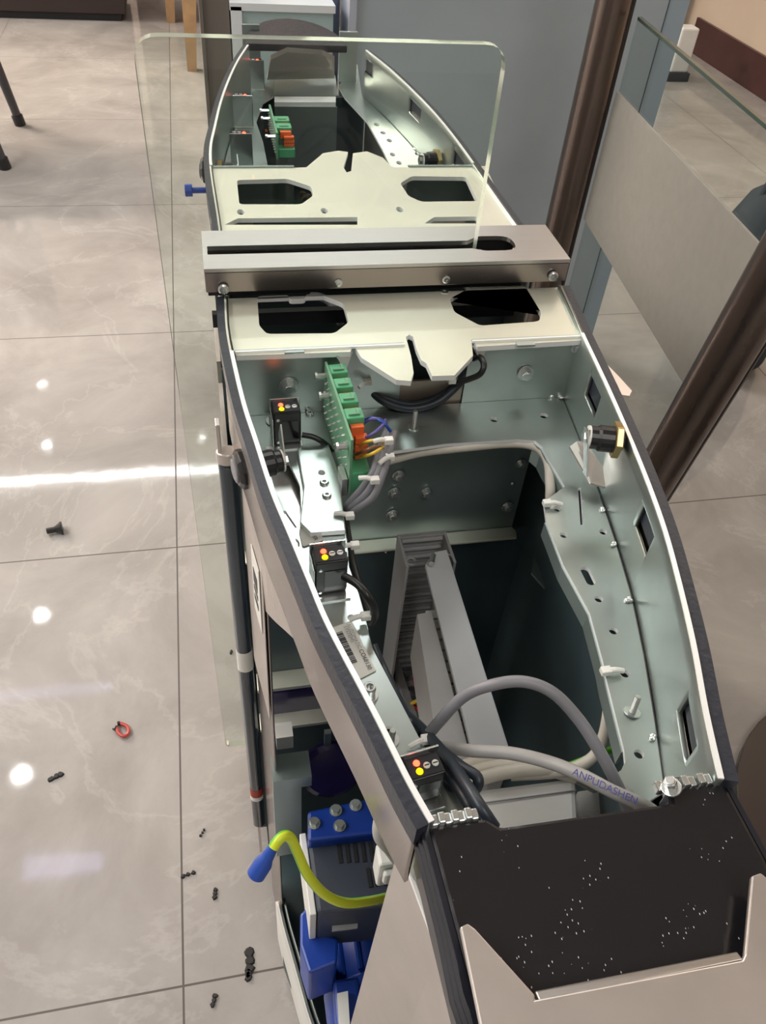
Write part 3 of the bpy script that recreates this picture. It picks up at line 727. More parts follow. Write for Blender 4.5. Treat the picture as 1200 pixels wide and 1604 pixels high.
# ================================================================ SENSORS
def sensor(loc, label, rot=0., sc=1., group=None):
    t = thing('photoelectric_sensor', label, 'sensor', (0,0,0), group)
    W, Dp, H = .066, .046, .100
    b = MB(); b.plate([(-W/2,-Dp/2),(W/2,-Dp/2),(W/2,Dp*.3),(W/2-.012,Dp/2),(-W/2,Dp/2)], H, H*.92); b.build('body', blackpl, t, bevel=.003)
    MB().box((-W/2+.003,-Dp/2+.003,H),(W/2-.003,Dp/2-.007,H+.002)).build('indicator_window', mat('smoky_window',(.03,.03,.035),.5,spec=.2), t)
    MB().box((-W/2-.004,Dp/2,0),(W/2+.004,Dp/2+.004,H+.008)).box((-W/2-.004,-Dp/2,0),(-W/2-.001,Dp/2+.004,H-.02)).box((-W/2-.004,-Dp/2-.02,0),(W/2+.004,Dp/2+.01,.004)).build('mounting_bracket', steel, t, bevel=.001)
    MB().dome((-.012,.006,H+.002),(0,0,1),.0062,.005).build('red_indicator', ledr, t)
    MB().dome((-.012,-.010,H+.002),(0,0,1),.0065,.005).build('yellow_indicator', ledy, t)
    for x in (.004,.020):
        d_ = MB(); d_.lathe((x,-.003,H+.001),(0,0,1),[(.0062,0),(.0062,.003),(.0045,.004)],14); d_.build('adjustment_dial', tiem, t)
        MB().box((x-.0045,-.004,H+.0045),(x+.0045,-.002,H+.0056)).build('dial_slot', slot_d, t)
    for z in (.012, .080): MB().lathe((-W/2+.010,-Dp/2,z),(0,-1,0),[(.0048,0),(.0048,.002),(.003,.003)],12).build('screw', steel, t)
    MB().box((-W/2+.018,-Dp/2-.0012,.015),(W/2-.006,-Dp/2,.075)).build('front_recess', mat('gloss_black_lens',(.008,.008,.009),.12), t, bevel=.001)
    t.location = Vector(loc)*S; t.rotation_euler = (0,0,rot); t.scale = (sc,)*3
    return t
s0 = sensor(at(449,688,FLG), 'small black sensor with lit lights nearest the crossbar, left of the near circuit board', math.radians(2))
def cp(o, loc, label, rot, sc=1.):
    c = copy_tree(o); c['label'] = label; c.location = Vector(loc)*S; c.rotation_euler = (0,0,rot); c.scale = (sc,)*3; return c
G1 = 'sensors on the near left flange'; G2 = 'sensors seen through the glass'
s0['group'] = G1
cp(s0, at(515,918,FLG), 'small black sensor with lit lights midway down the near left flange, above the barcode label', math.radians(3))
cp(s0, at(655,1240,FLG), 'small black sensor with lit lights nearest the viewer, beside the black hood', math.radians(8), .92)
for px, py, lb in ((379,258,'sensor seen through the glass, nearest behind the crossbar'),(381,196,'sensor seen through the glass, middle one of the far left row'),(400,138,'sensor seen through the glass, farthest one near the far hood')):
    c = cp(s0, at(px,py,FLG), 'grey-backed '+lb, math.radians(180)); c['group'] = G2; [bpy.data.objects.remove(k_) for k_ in list(c.children) if k_.name.startswith('yellow')]; c.scale = (1.15,1.15,1.2)
# ================================================================ LOCKS
def rotd(v, a): return Vector((v[0]*math.cos(a)-v[1]*math.sin(a), v[0]*math.sin(a)+v[1]*math.cos(a), v[2]))
def lock(name, label, w, nrm, head=True, nut=True, camv=(0,-.1,-.05), inl=1.0):
    # w: point on the wall, nrm: inward direction
    w = Vector(w); n = Vector(nrm).normalized(); t = thing(name, label, 'lock', w-n*.03)
    if head:
        MB().lathe(w-n*.026, -n, [(.040,0),(.046,.006),(.046,.022),(.036,.030)], 10).build('head', blackpl, t, bevel=.002)
        MB().lathe(w-n*.056, -n, [(.028,0),(.028,.004),(.022,.006)], 18).build('key_face', greyc, t)
    MB().cyl(w-n*(.022 if head else .0), w+n*.004, .024, 16).build('barrel', blackpl, t)
    if nut: MB().cyl(w+n*.006, w+n*.022, .042, 6).build('hex_nut', brass, t, bevel=.002)
    MB().lathe(w+n*(.022 if nut else .006), n, [(.030,0),(.030,.030*inl),(.026,.036*inl),(.026,.052*inl)], 18).build('barrel_end', blackpl, t)
    e = w+n*(.074 if nut else .008+.053*inl); MB().cyl(e, e+n*.004, .026, 18).build('washer', tiem, t)
    MB().cyl(e+n*.004, e+n*.014, .014, 6).build('cam_bolt', steel, t)
    c = Vector(camv); side = c.cross(n).normalized()
    b = MB(); p0 = e+n*.004
    L = [p0-side*.022-c.normalized()*.02, p0+side*.022-c.normalized()*.02, p0+side*.020+c, p0-side*.020+c]
    b.hexa(L, [q+n*.004 for q in L]); b.build('cam_tongue', steel, t, bevel=.001)
    return t
w = hit(975,690,offset(RC,-.036)); lk = lock('cam_lock', 'black cam lock with brass hex nut on the inside of the near right wall', w, (-1,.28,.0), head=False, camv=(.0,-.045,-.075))
# folded catch plate below it
q = [at(892,699,1.205), at(903,691,1.205), at(918,690,1.205), at(934,716,1.215), at(957,750,1.235), at(953,764,1.245), at(925,756,1.245)]
b = MB().hexa([v-Vector((0,0,.006)) for v in q], q); b.build('catch_plate', leafm, lk, bevel=.001)
w = at(410,738,1.185); w[0] = ylookup(LC, w[1])+.036; w[1] += .02
lock('cam_lock', 'round black cam lock poking out through the near left wall', w, (1,.22,0), nut=False, camv=(.0,.075,.03), inl=.75)
w = hit(693,215,offset(FRC,.032)) or Vector((.95,3.0,2.8)); w[2] = 2.80
lock('cam_lock', 'black and brass cam lock on right wall seen through the glass', w, (-1,-.15,0), head=False, camv=(0,-.02,-.07))
w = Vector((ylookup(FLC,3.0)+.028, 3.0, 2.80))
lock('cam_lock', 'brass-nutted cam lock on the left wall seen through the glass', w, (1,-.12,0), camv=(0,.07,.02))
# ================================================================ CIRCUIT BOARD
def board(loc, label, n=4, far=False):
    t = thing('circuit_board', label, 'circuit board', (0,0,0))
    Lh = .215 if not far else .17; H = .165
    MB().box((-.003,-Lh,0),(.003,Lh*.9,H)).build('board', pcbm, t)
    pins = MB()
    for i in range(22):
        for j in range(3):
            y = -Lh*.85+i*Lh*1.65/21; z = .03+.045*j+(.012 if i%2 else 0)
            pins.lathe((-.003,y,z),(-1,0,0),[(.0028,0),(.001,.006)],6)
    pins.build('solder_pins', weldm, t)
    for i in range(n):
        y = -.085+i*.080
        b = MB(); b.box((.003,y-.026,H-.045),(.050,y+.026,H-.002)); b.box((.003,y-.036,H-.075),(.034,y+.036,H-.045))
        c = b.build('terminal_block', greenp, t, bevel=.003)
        MB().box((.012,y-.014,H-.001),(.040,y-.006,H+.003)).box((.034,y-.006,H-.001),(.040,y+.016,H+.003)).build('key_rib', pcbm, c)
        MB().box((.012,y-.048,H-.060),(.046,y-.028,H-.016)).build('orange_plug', orangep, t, bevel=.002)
    MB().box((.003,-Lh*.98,.005),(.055,-.12,.062)).build('lower_terminal_block', greenp, t, bevel=.004)
    b = MB()
    for k in range(3): b.box((.022,-.150,.064+k*.022),(.054,-.125,.083+k*.022))
    b.build('orange_plug', orangep, t, bevel=.002)
    for y, z in ((-Lh*.86,.13),(Lh*.75,.14),(Lh*.42,.12)):
        MB().cyl((-.028,y,z),(.0,y,z),.009,8).cyl((-.034,y,z),(-.028,y,z),.012,12).build('standoff_screw', steel, t)
    if not far: MB().box((-.02,-Lh*1.0,-.0),(-.006,-Lh*.70,.05)).build('board_bracket', steel, t)
    t.location = Vector(loc)*S; return t
pb = board(at(535,766,FLG)+Vector((.006,.135,.002)), 'upright green circuit board with green terminal blocks and orange plugs on the near left flange')
pb.rotation_euler = (0,0,math.radians(3)); pb.scale = (.92,.74,1.0)
pf = board(at(440,256,FLG)+Vector((-.01,.20,.005)), 'green circuit board on the far left flange, seen through the glass', 2, True)
pf.scale = (1.3,1.0,.62)
# ================================================================ SLOTTED WIRE DUCTS IN THE CAVITY
t = thing('slotted_duct', 'tall grey slotted cable duct standing open at the back of the dark cavity', 'cable duct', (.52,1.50,.3))
yD = 1.47
L0 = aty(622,838,yD); R0 = aty(697,838,yD); zT = L0[2]
xa, xb = L0[0]+.0, R0[0]+.0
xa, xb = xa, xb
MB().box((xa,yD-.12,.3),(xa+.008,yD,zT)).build('side_wall', ductm, t, bevel=.001)
MB().box((xb-.008,yD-.12,.3),(xb,yD,zT)).build('side_wall', ductm, t, bevel=.001)
b = MB(); k = 0; z = zT
while z > 1.0:
    b.box((xa+.008,yD-.010,z-.026),(xb-.008,yD,z-.004)); b.lathe((xa+.012,yD-.013,z-.015),(1,0,0),[(.006,0),(.006,xb-xa-.024)],8); z -= .034
b.build('slotted_back', ductm, t)
b = MB()
for i in range(40): b.box((xa-.001,yD-.118,zT-.04-.05*i),(xa+.0012,yD-.03,zT-.03-.05*i))
for x in (xa+.018, xb-.018):
    b = MB().tube([Vector((x+ (.012*math.cos(a)), yD-.10-.0+.012*math.sin(a), zT-.001)) for a in [q*.7 for q in range(8)]], .003, 6, 2)
    b.build('curled_lip', ductm, t)
MB().box((xa,yD-.006,zT-.02),(xb,yD-.004,zT+.006)).build('top_rim', ductm, t)
# long sloping duct lid
DL_ = 1.55
t = thing('duct_cover', 'long smooth grey duct lid running toward the viewer with a screw at its far end', 'duct lid', at(740,1050,2.6))
q = [at(666,884,DL_), at(681,864,DL_), at(700,860,DL_), at(802,1185,DL_), at(742,1185,DL_)]
MB().plate([(p[0],p[1]) for p in q][::-1], CAMZ-DL_, .012).build('lid', ductl, t, bevel=.003)
a_, b_ = q[3], q[2]
MB().hexa([a_-Vector((.012,0,.3)), b_-Vector((.012,0,.3)), b_-Vector((0,0,.3)), a_-Vector((0,0,.3))], [a_-Vector((.012,0,.012)), b_-Vector((.012,0,.012)), b_-Vector((0,0,.012)), a_-Vector((0,0,.012))]).build('side_wall', ductm, t)
p0 = at(679,870,DL_-.005); p1 = at(676,884,DL_-.012)
MB().cyl(p0, p1, .008, 12).build('screw', steel, t, bevel=.001)
b = MB(); p_a, p_b = at(680,960,DL_+.05), at(742,1196,DL_+.05)
for i in range(14):
    u = i/13; p = p_a.lerp(p_b, u); b.box(p-Vector((.020,.016,.10)), p+Vector((.018,.009,0)))
b.build('slotted_fingers', whitep, t)
MB().hexa([p_a-Vector((.03,0,.16)), p_b-Vector((.03,0,.16)), p_b+Vector((.02,0,-.16)), p_a+Vector((.02,0,-.16))], [p_a-Vector((.03,0,.102)), p_b-Vector((.03,0,.102)), p_b+Vector((.02,0,-.102)), p_a+Vector((.02,0,-.102))]).build('duct_floor', slot_d, t)
t = thing('duct_cover', 'narrow darker grey duct wall strip left of the long smooth lid', 'duct lid', at(690,1050,2.6))
q = [at(653,962,DL_+.02), at(676,957,DL_+.02), at(742,1200,DL_+.02), at(690,1200,DL_+.02)]
MB().hexa([v-Vector((0,0,.18)) for v in q], q).build('wall_strip', ductm, t, bevel=.002)
t = thing('slotted_duct', 'short slotted grey duct with dark gaps holding red and yellow wires', 'cable duct', at(640,1090,2.7))
q0 = at(612,1013,2.15); q1 = at(660,1160,2.15)
MB().hexa([q0+Vector((-.012,0,-.25)), q1+Vector((-.012,0,-.25)), q1+Vector((.012,0,-.25)), q0+Vector((.012,0,-.25))], [q0+Vector((-.012,0,0)), q1+Vector((-.012,0,0)), q1+Vector((.012,0,0)), q0+Vector((.012,0,0))]).build('side_wall', ductm, t)
b = MB()
for i in range(7):
    p = at(642+3*i, 1024+15*i, 2.22); b.box(p-Vector((.030,.012,.05)), p+Vector((.036,.010,0)))
b.build('slotted_fingers', ductl, t)
p = at(640,1110,2.3); 
b = MB()
for i in range(8):
    p = at(628+6*i, 1106+4*i, 2.27); b.box(p-Vector((.009,.10,.10)), p+Vector((.007,.05,.0)))
tb = tag(b.build('terminal_strip', tealp), 'dark teal wire terminal strip deep inside the grey ducts', 'terminal strip')
tag(MB().tube([at(656,1046,2.15), at(652,1062,2.12), at(656,1078,2.15), at(662,1084,2.3)], .012, 8).build('red_wire', redw, smoothf=True), 'short red wire hooked upright between the two ducts', 'wire')
tag(MB().tube([at(646,1104,2.17), at(658,1112,2.15), at(676,1110,2.16)], .007, 8).build('red_wire', redw, smoothf=True), 'red wire lying flat over the teal terminal strip', 'wire')
tag(MB().tube([at(645,1102,2.15), at(656,1096,2.12), at(672,1086,2.16)], .006, 8).build('yellow_wire', yelw, smoothf=True), 'yellow wire slanting over the teal terminal strip', 'wire')
# ================================================================ CABLES
def cable(name, pts, r, m, label, cat='cable', group=None, n=12):
    P = [at(*p) for p in pts]; o = MB().tube(P, r, n, 7).build(name, m, smoothf=True); return tag(o, label, cat, group)
arc = cable('grey_cable', [(664,1160,1.30),(690,1128,1.24),(728,1090,1.18),(775,1072,1.14),(822,1068,1.13),(866,1085,1.14),(905,1125,1.17),(935,1170,1.20),(960,1215,1.24),(982,1262,1.30),(990,1290,1.40)], .0105, greyc, 'thick grey cable arching high over the dark opening near the hood')
pc = cable('printed_cable', [(690,1170,1.32),(740,1176,1.27),(800,1180,1.24),(860,1194,1.22),(910,1214,1.20),(960,1240,1.20),(1010,1263,1.22),(1050,1290,1.3)], .0115, greyl, 'light grey cable printed with dark lettering, running into the right of the hood')
a_ = at(888,1203,1.188); b_ = at(985,1249,1.200)
text_mesh('cable_print', 'ANPUDASHEN', a_+Vector((.000,-.016,.010)), b_-a_, Vector((.2,1,.3)), .0168, inkb, pc)
for k, pts in enumerate([
   [(700,1212,1.55),(760,1190,1.5),(820,1185,1.48),(860,1196,1.5),(900,1215,1.55)],
   [(705,1224,1.55),(760,1204,1.5),(830,1196,1.48),(880,1205,1.5),(930,1232,1.6)],
   [(720,1232,1.5),(780,1212,1.48),(850,1205,1.48),(900,1218,1.5)]]):
    cable('cream_cable', pts, .014, beige, ['cream cable at the back of the loose coil above the white box','cream cable in the middle of the loose coil above the white box','front cream cable of the loose coil resting on the white box'][k], group='cream cables coiled above the white box')
cable('cream_cable', [(605,722,1.33),(660,708,1.31),(730,700,1.30),(800,694,1.30),(840,700,1.30),(858,722,1.30),(862,760,1.31),(864,800,1.36),(885,880,1.44),(920,950,1.42),(945,1010,1.36),(952,1065,1.33),(954,1110,1.36),(944,1160,1.42),(925,1190,1.46),(880,1208,1.48),(800,1214,1.5)], .0125, beige, 'cream cable following the right edge of the large opening')
ew = cable('earth_wire', [(965,1172,1.45),(935,1182,1.46),(900,1196,1.5),(870,1206,1.53)], .007, earthm, 'thin yellow-green earth wire beside the cream cables')
for k, pts in enumerate([
   [(636,1118,1.36),(660,1140,1.30),(700,1185,1.22),(728,1225,1.16),(752,1262,1.14),(775,1296,1.16)],
   [(630,1105,1.40),(655,1150,1.33),(690,1200,1.26),(715,1232,1.2),(735,1262,1.18),(745,1285,1.2)],
   [(688,1172,1.27),(722,1200,1.23),(748,1218,1.22),(742,1238,1.24),(712,1234,1.27),(690,1224,1.3)]]):
    cable('dark_cable', pts, .0095, darkc, ['dark slate cable running into the hood notch, rightmost of the pair','dark slate cable running beside the sensor toward the clamp','dark slate cable looping back behind the nearest sensor'][k])
cable('dark_cable', [(585,1010,1.38),(600,1046,1.40),(622,1090,1.38),(640,1125,1.34),(660,1150,1.30)], .009, darkc, 'dark slate cable hugging the inner edge of the left flange')
cable('sensor_cable', [(473,681,1.24),(492,685,1.245),(508,694,1.26),(520,705,1.30)], .007, blackpl, 'short black cable leaving the sensor nearest the crossbar')
cable('sensor_cable', [(539,903,1.20),(560,915,1.19),(578,937,1.20),(587,960,1.25),(582,975,1.32)], .0085, blackpl, 'black cable curling from the middle sensor over the opening edge')
cable('edge_cable', [(540,806,1.30),(545,840,1.31),(552,880,1.33),(566,930,1.34),(580,968,1.36)], .0085, blackpl, 'black cable tied along the inner edge beside the middle sensor')
for k, (o1, o2_) in enumerate(((-7,0),(0,0),(8,2))):
    cable('grey_cable', [(612+o1*.7,672+k*3,1.16),(601+o1,706+k*3,1.17),(592+o1,738+k*2,1.19),(575+o1*1.2,766+k*6,1.23),(550+o1*.6,790+k*5,1.28),(541+o1*.3,806,1.33)], .0088, greyc, ['left','middle','right'][k]+' grey cable of the tied bundle beside the circuit board', group='grey bundle beside the circuit board')
fw_ = [((556,668),(580,655),(600,662),(612,676),bluet,'blue'),((558,690),(580,682),(598,668),(604,658),purw,'violet'),((560,700),(575,692),(590,690),(604,694),yelw,'yellow'),((558,712),(572,706),(588,700),(600,702),mat('brown_wire',(.18,.08,.03),.4),'brown'),((556,678),(574,660),(592,656),(606,664),purw,'darker violet'),((566,716),(580,712),(592,706),(600,700),yelw,'lower yellow')]
for p1,p2,p3,p4,m,nm in fw_:
    cable('thin_wire', [(*p1,1.19),(*p2,1.14),(*p3,1.13),(*p4,1.15)], .0038, m, 'thin %s wire between the terminal blocks and the grey bundle' % nm, 'wire', n=8)
# black hose loop below the tongue
for k in range(2):
    cable('black_cable', [(560,575,1.20),(572,600,1.22),(600,622+k*6,1.25),(640,634+k*6,1.27),(680,626+k*6,1.26),(710,606+k*4,1.23),(738,576,1.18),(745,562,1.15)], .011, darkc, ['upper','lower'][k]+' black cable sagging below the deck tongue')
cable('black_cable', [(742,562,1.14),(752,560,1.12),(758,572,1.12),(752,586,1.14),(735,594,1.17),(715,600,1.2)], .008, blackpl, 'small black cable loop at the right of the deck tongue')
cable('black_cable', [(490,462,1.2),(512,470,1.18),(528,488,1.18),(533,506,1.22)], .011, greyc, 'grey cable curving inside the left octagonal deck opening')
# cable ties
def tie(px, py, d, ang, label, L=.035, group='white cable ties'):
    p = at(px, py, d); dr = Vector((math.cos(ang), math.sin(ang), 0))
    t = thing('cable_tie', label, 'cable tie', p, group)
    MB().box((p[0]-.010,p[1]-.008,p[2]-.007),(p[0]+.010,p[1]+.008,p[2]+.007)).build('tie_head', tiem, t, bevel=.002)
    MB().tube([p, p-dr*L*.5+Vector((0,0,.004)), p-dr*L], .0055, 8, 4).build('tie_strap', tiem, t)
TI = [(609,690,1.13,.0,'cable tie at the top of the grey bundle'),(587,752,1.18,-.3,'cable tie halfway down the grey bundle'),(548,808,1.26,-.3,'cable tie where the grey bundle meets the left flange'),(556,854,1.27,.1,'cable tie just right of the middle sensor'),(573,965,1.26,.15,'cable tie below the middle sensor, above the barcode label'),(857,788,1.27,2.9,'cable tie at the right corner of the opening'),(949,1051,1.27,3.0,'cable tie on the right flange above the threaded stud'),(611,716,1.17,.6,'loosely cut cable tie beside the grey bundle'),(576,598,1.19,.7,'cable tie on the left of the black loop under the deck'),(708,596,1.19,-.7,'cable tie on the right of the black loop under the deck'),(668,1158,1.27,.3,'cable tie round the arching grey cable at the nearest sensor')]
for x,y,d,a_,lb in TI: tie(x,y,d,a_,'white nylon '+lb)
# ================================================================ WHITE POWER BOX under the hood
t = thing('power_supply_box', 'pale metal box lying in the opening right behind the black hood', 'metal box', at(830,1290,1.9))
q = [at(722,1244,1.50), at(745,1236,1.50), at(903,1216,1.50), at(908,1330,1.50), at(740,1345,1.50)]
MB().hexa([v-Vector((0,0,.35)) for v in q], q).build('housing', whitep, t, bevel=.012)
a_, b_ = at(756,1258,1.497), at(903,1238,1.497)
MB().tube([a_, b_], .0015, 5, 1).build('seam', greyc, t)
MB().plate(P2([(905,1240),(960,1232),(985,1330),(908,1345)],1.62)[::1], CAMZ-1.62, .02).build('side_flange', whitep, t)
# ================================================================ BARCODE LABEL + small label
FR = FLG-.003
t = thing('barcode_label', 'white barcode label reading CO68130 on the near left flange', 'label', at(565,1020,FLG))
MB().plate([tuple(v) for v in P2([(518,984),(551,972),(589,1050),(562,1064)],FR)], CAMZ-FR, .002).build('paper', papr, t)
A0, A1 = at(526,992,FR-.001), at(550,1041,FR-.001)
dv = (A1-A0); wv = at(536,989,FR-.001)-A0
b = MB(); u = 0
random.seed(3)
while u < .97:
    wd = random.choice((.012,.02,.03)); p = A0+dv*u; q2 = A0+dv*min(1,u+wd)
    b.hexa([p,q2,q2+wv,p+wv],[v+Vector((0,0,.0008)) for v in (p,q2,q2+wv,p+wv)]); u += wd+random.choice((.012,.02,.03))
b.build('barcode', inkm, t)
dirv = at(577,1047,FR)-at(563,1018,FR)
text_mesh('printed_number', 'CO68130', at(562,1018,FR-.001), dirv, Vector((1,.4,0)), .0122, inkm, t)
text_mesh('printed_text', 'AUTOMATIC', at(543,978,FR-.001), dirv, Vector((1,.4,0)), .011, mat('faint_ink',(.35,.34,.33),.6), t)
text_mesh('printed_text', 'SYSTEMS', at(538,981,FR-.001), dirv, Vector((1,.4,0)), .011, MATS['faint_ink'], t)
t = thing('small_label', 'small pale sticker with faint print just above the middle sensor', 'label', at(488,834,FLG))
MB().plate([tuple(v) for v in rounded(P2([(468,829),(497,822),(507,846),(474,856)],FR-.001),.006)], CAMZ-FR+.001, .002).build('paper', mat('aged_paper',(.5,.5,.45),.5), t)
text_mesh('printed_text', 'EB SR', at(484,832,FR-.003), Vector((.3,-1,0)), Vector((1,.3,0)), .013, inkm, t)
# ================================================================ LEFT BAY: shelves, drive, motor
yb = 1.60
MB().box((.03,yb,.12),(.92,yb+.01,CAMZ-1.75)).build('bay_back_wall', darkin, cab)
for (px, py, ht) in ((455,1068,.018),(455,1130,.018)):
    p = aty(px, py, yb-.05); MB().box((.03,yb-.07,p[2]-ht),(.60,yb,p[2])).build('bay_shelf', yzinc, cab, bevel=.002)
p0 = aty(455,1075,yb-.01); p1 = aty(455,1118,yb-.01)
MB().box((.05,yb-.012,p1[2]),(.55,yb-.004,p0[2]-.03)).build('violet_reflection', purpm, cab)  # violet sheet stands in for purple light mirrored by the back panel
p = aty(512,1180,yb-.1)
MB().box((p[0]-.012,yb-.11,p[2]-.22),(p[0]+.012,yb-.09,p[2]+.16)).build('slim_upright', zinc, cab)
p = aty(515,1180,yb-.08); 
t = thing('violet_disc', 'dark violet round disc glimpsed deep in the left side bay', 'disc', p)
MB().lathe(p+Vector((0,-.06,0)), (0,-1,.5), [(.12,0),(.12,.02),(.10,.03)], 32).build('disc_body', purpm, t)
MB().box((.05,yb-.4,1.05),(.14,yb-.35,1.62)).box((.05,yb-.42,1.60),(.17,yb-.33,1.66)).build('inner_post', zincd, cab)
p = at(445,1150,2.6); MB().box(p-Vector((.03,.03,.05)), p+Vector((.03,.03,.03))).build('post_clip', tiem, cab)
# blue mounting plate
t = thing('motor_mount_plate', 'dark blue bolted plate above the grey drive in the left bay', 'mounting plate', at(560,1280,2.62))
q = [at(482,1270,2.45), at(636,1238,2.45), at(640,1300,2.45), at(482,1318,2.45)]
MB().hexa([v-Vector((0,0,.08)) for v in q], q).build('plate', bluep, t, bevel=.01)
for px, py in ((492,1290),(557,1262),(526,1270),(532,1294),(620,1256)):
    p = at(px,py,2.45); MB().cyl(p, p+Vector((0,0,.02)), .014, 6).cyl(p,p+Vector((0,0,.004)),.02,14).build('bolt', steel, t)
# drive
t = thing('motor_drive', 'slate grey ventilated motor drive box with off-white back in the left bay', 'motor drive', at(540,1400,3.0))
DT = 2.50
tq = [at(480,1302,DT), at(608,1290,DT), at(612,1420,DT), at(497,1430,DT)]
MB().hexa([v-Vector((0,0,.30)) for v in tq], tq).build('housing', drivem, t, bevel=.012, seg=3)
MB().hexa([tq[0]+Vector((-.022,0,-.28)), tq[0]+Vector((-.002,0,-.28)), tq[3]+Vector((-.002,0,-.28)), tq[3]+Vector((-.022,0,-.28))], [tq[0]+Vector((-.022,0,-.01)), tq[0]+Vector((-.002,0,-.01)), tq[3]+Vector((-.002,0,-.01)), tq[3]+Vector((-.022,0,-.01))]).build('back_plate', whitep, t, bevel=.003)
def slots(x0, y0, x1, y1, n, skx):
    b = MB()
    for i in range(n):
        u = i/(n-1); X = x0+(x1-x0)*u
        a = at(X, y0-3*u, DT-.001); c = at(X+skx, y1-3*u, DT-.001); h = Vector((.0058,0,0))
        b.hexa([a-h,a+h,c+h,c-h],[v+Vector((0,0,.003)) for v in (a-h,a+h,c+h,c-h)])
    return b.build('vent_slots', slot_d, t)
slots(530,1322,592,1352,6,4); slots(576,1360,598,1390,3,5)
MB().plate(P2([(521,1432),(562,1428),(560,1453),(520,1458)],DT+.12), CAMZ-DT-.12, .01).build('rating_label', mat('grey_label',(.35,.36,.38),.5), t)
# motor
t = thing('blue_motor', 'bright blue electric motor with blue fan cowl at the bottom of the left bay', 'motor', at(520,1480,3.5))
q = [at(*v,2.72) for v in ((470,1432),(482,1420),(500,1460),(530,1470),(528,1508),(484,1525),(470,1480))]
MB().hexa([v-Vector((0,0,.30)) for v in q], q).build('terminal_box', bluep, t, bevel=.008)
c_ = at(585,1500,3.1); MB().lathe(c_+Vector((0,.22,0)), (0,-1,0), [(.15,0),(.17,.03),(.17,.30),(.19,.31),(.19,.50),(.15,.54)], 28).build('motor_body', bluep, t, smoothf=True)
b = MB()
for i in range(16):
    a = math.pi*2*i/16; p = c_+Vector((.172*math.cos(a), .18, .172*math.sin(a))); b.cyl(p, p+Vector((0,-.25,0)), .010, 6)
b.build('cooling_fins', bluep, t)
MB().plate(P2([(528,1556),(545,1552),(549,1620),(532,1620)],2.85), CAMZ-2.85, .01).build('rating_plate', papr, t)
q = [at(*v,2.88) for v in ((522,1535),(562,1528),(566,1640),(530,1640))]
MB().hexa([v-Vector((0,0,.25)) for v in q], q).build('gearbox', bluep, t, bevel=.01)
# earth wire with blue sleeve
o = cable('earth_wire', [(604,1406,2.10),(575,1412,2.02),(540,1414,1.95),(508,1400,1.88),(482,1370,1.80),(466,1335,1.74),(456,1314,1.70),(446,1309,1.68),(436,1316,1.68),(428,1328,1.69)], .0115, earthm, 'yellow-green earth wire hanging out of the left bay with a blue end sleeve')
p0, p1 = at(429,1326,1.69), at(399,1373,1.75); dv = p1-p0
b = MB(); b.lathe(p0, dv, [(.010,0),(.0135,.02),(.014,dv.length*.35),(.020,dv.length*.55),(.020,dv.length*.95),(.016,dv.length)], 18)
ORG[o.name] = Vector(o.location)/S
b.build('end_sleeve', bluet, o, smoothf=True)
# grey bent cable right of drive
cable('grey_cable', [(608,1262,1.9),(596,1285,1.92),(596,1310,1.95),(612,1330,2.0),(622,1345,2.1)], .018, greyl, 'bent light grey cable hanging between the drive and the side leaf')
tag(MB().box(at(612,1350,2.15)-Vector((.04,.03,.08)), at(612,1350,2.15)+Vector((.04,.03,.06))).box(at(612,1350,2.15)+Vector((-.03,-.05,-.02)), at(612,1350,2.15)+Vector((.02,-.03,.04))).build('white_connector', whitep, bevel=.008), 'off-white plastic connector beside the drive box', 'connector')
# blue pin sticking out on the far left
p = at(318,298,1.16)
t = thing('blue_pin', 'small blue pin sticking out of the far left wall behind the crossbar', 'pin', p)
MB().cyl(p+Vector((.03,0,0)), p-Vector((.035,0,0)), .010, 10).build('shaft', bluet, t)
MB().cyl(p-Vector((.035,0,0)), p-Vector((.06,0,0)), .020, 12).build('head', bluet, t, bevel=.002)
# small stainless tab outside on the right wall
q = [at(*v,1.5) for v in ((945,565),(968,588),(990,612),(986,620),(970,618),(940,600))]
MB().hexa([v-Vector((0,0,.01)) for v in q], q).build('outer_tab', leafm, cab)
# ================================================================ BACKGROUND
# glass fence right
def fence_hit(px, py):
    r = ray(px, py); k = (2.34-.461)/(r[0]-.1*r[1]); r = r*k; return Vector((r[0], r[1], CAMZ+r[2]))
fn = thing('glass_fence_panel', 'tall fence pane with a frosted band between the two bronze posts', 'glass fence', (2.2,3.0,0))
def fx(y): return 2.34+.1*(y-4.61)
f0, f1 = 2.62, 4.49
gv = [(fx(f0)-.012,f0),(fx(f1)-.012,f1),(fx(f1)+.012,f1),(fx(f0)+.012,f0)]
MB().hexa([(x,y,.25) for x,y in gv], [(x,y,2.985) for x,y in gv]).build('glass_pane', glass_mat('fence_glass',(.90,.93,.92),.7), fn)
MB().hexa([(x+(.0 if i<2 else .004),y,2.985) for i,(x,y) in enumerate(gv)], [(x,y,3.0) for x,y in gv]).build('top_edge', gedged, fn)
zb1, zb0 = fence_hit(967,137)[2], fence_hit(908,329)[2]
zc1, zc0 = fence_hit(1171,352)[2], fence_hit(1060,560)[2]
zt = (zb1+zc1)/2; zl = (zb0+zc0)/2
gv2 = [(x-.016,y) for x,y in (gv[0],gv[1])]+[(gv[1][0]-.002,gv[1][1]),(gv[0][0]-.002,gv[0][1])]
MB().hexa([(x,y,zl) for x,y in gv2], [(gv2[0][0],gv2[0][1],zc1),(gv2[1][0],gv2[1][1],zb1),(gv2[2][0],gv2[2][1],zb1),(gv2[3][0],gv2[3][1],zc1)]).build('frosted_band', frost, fn)
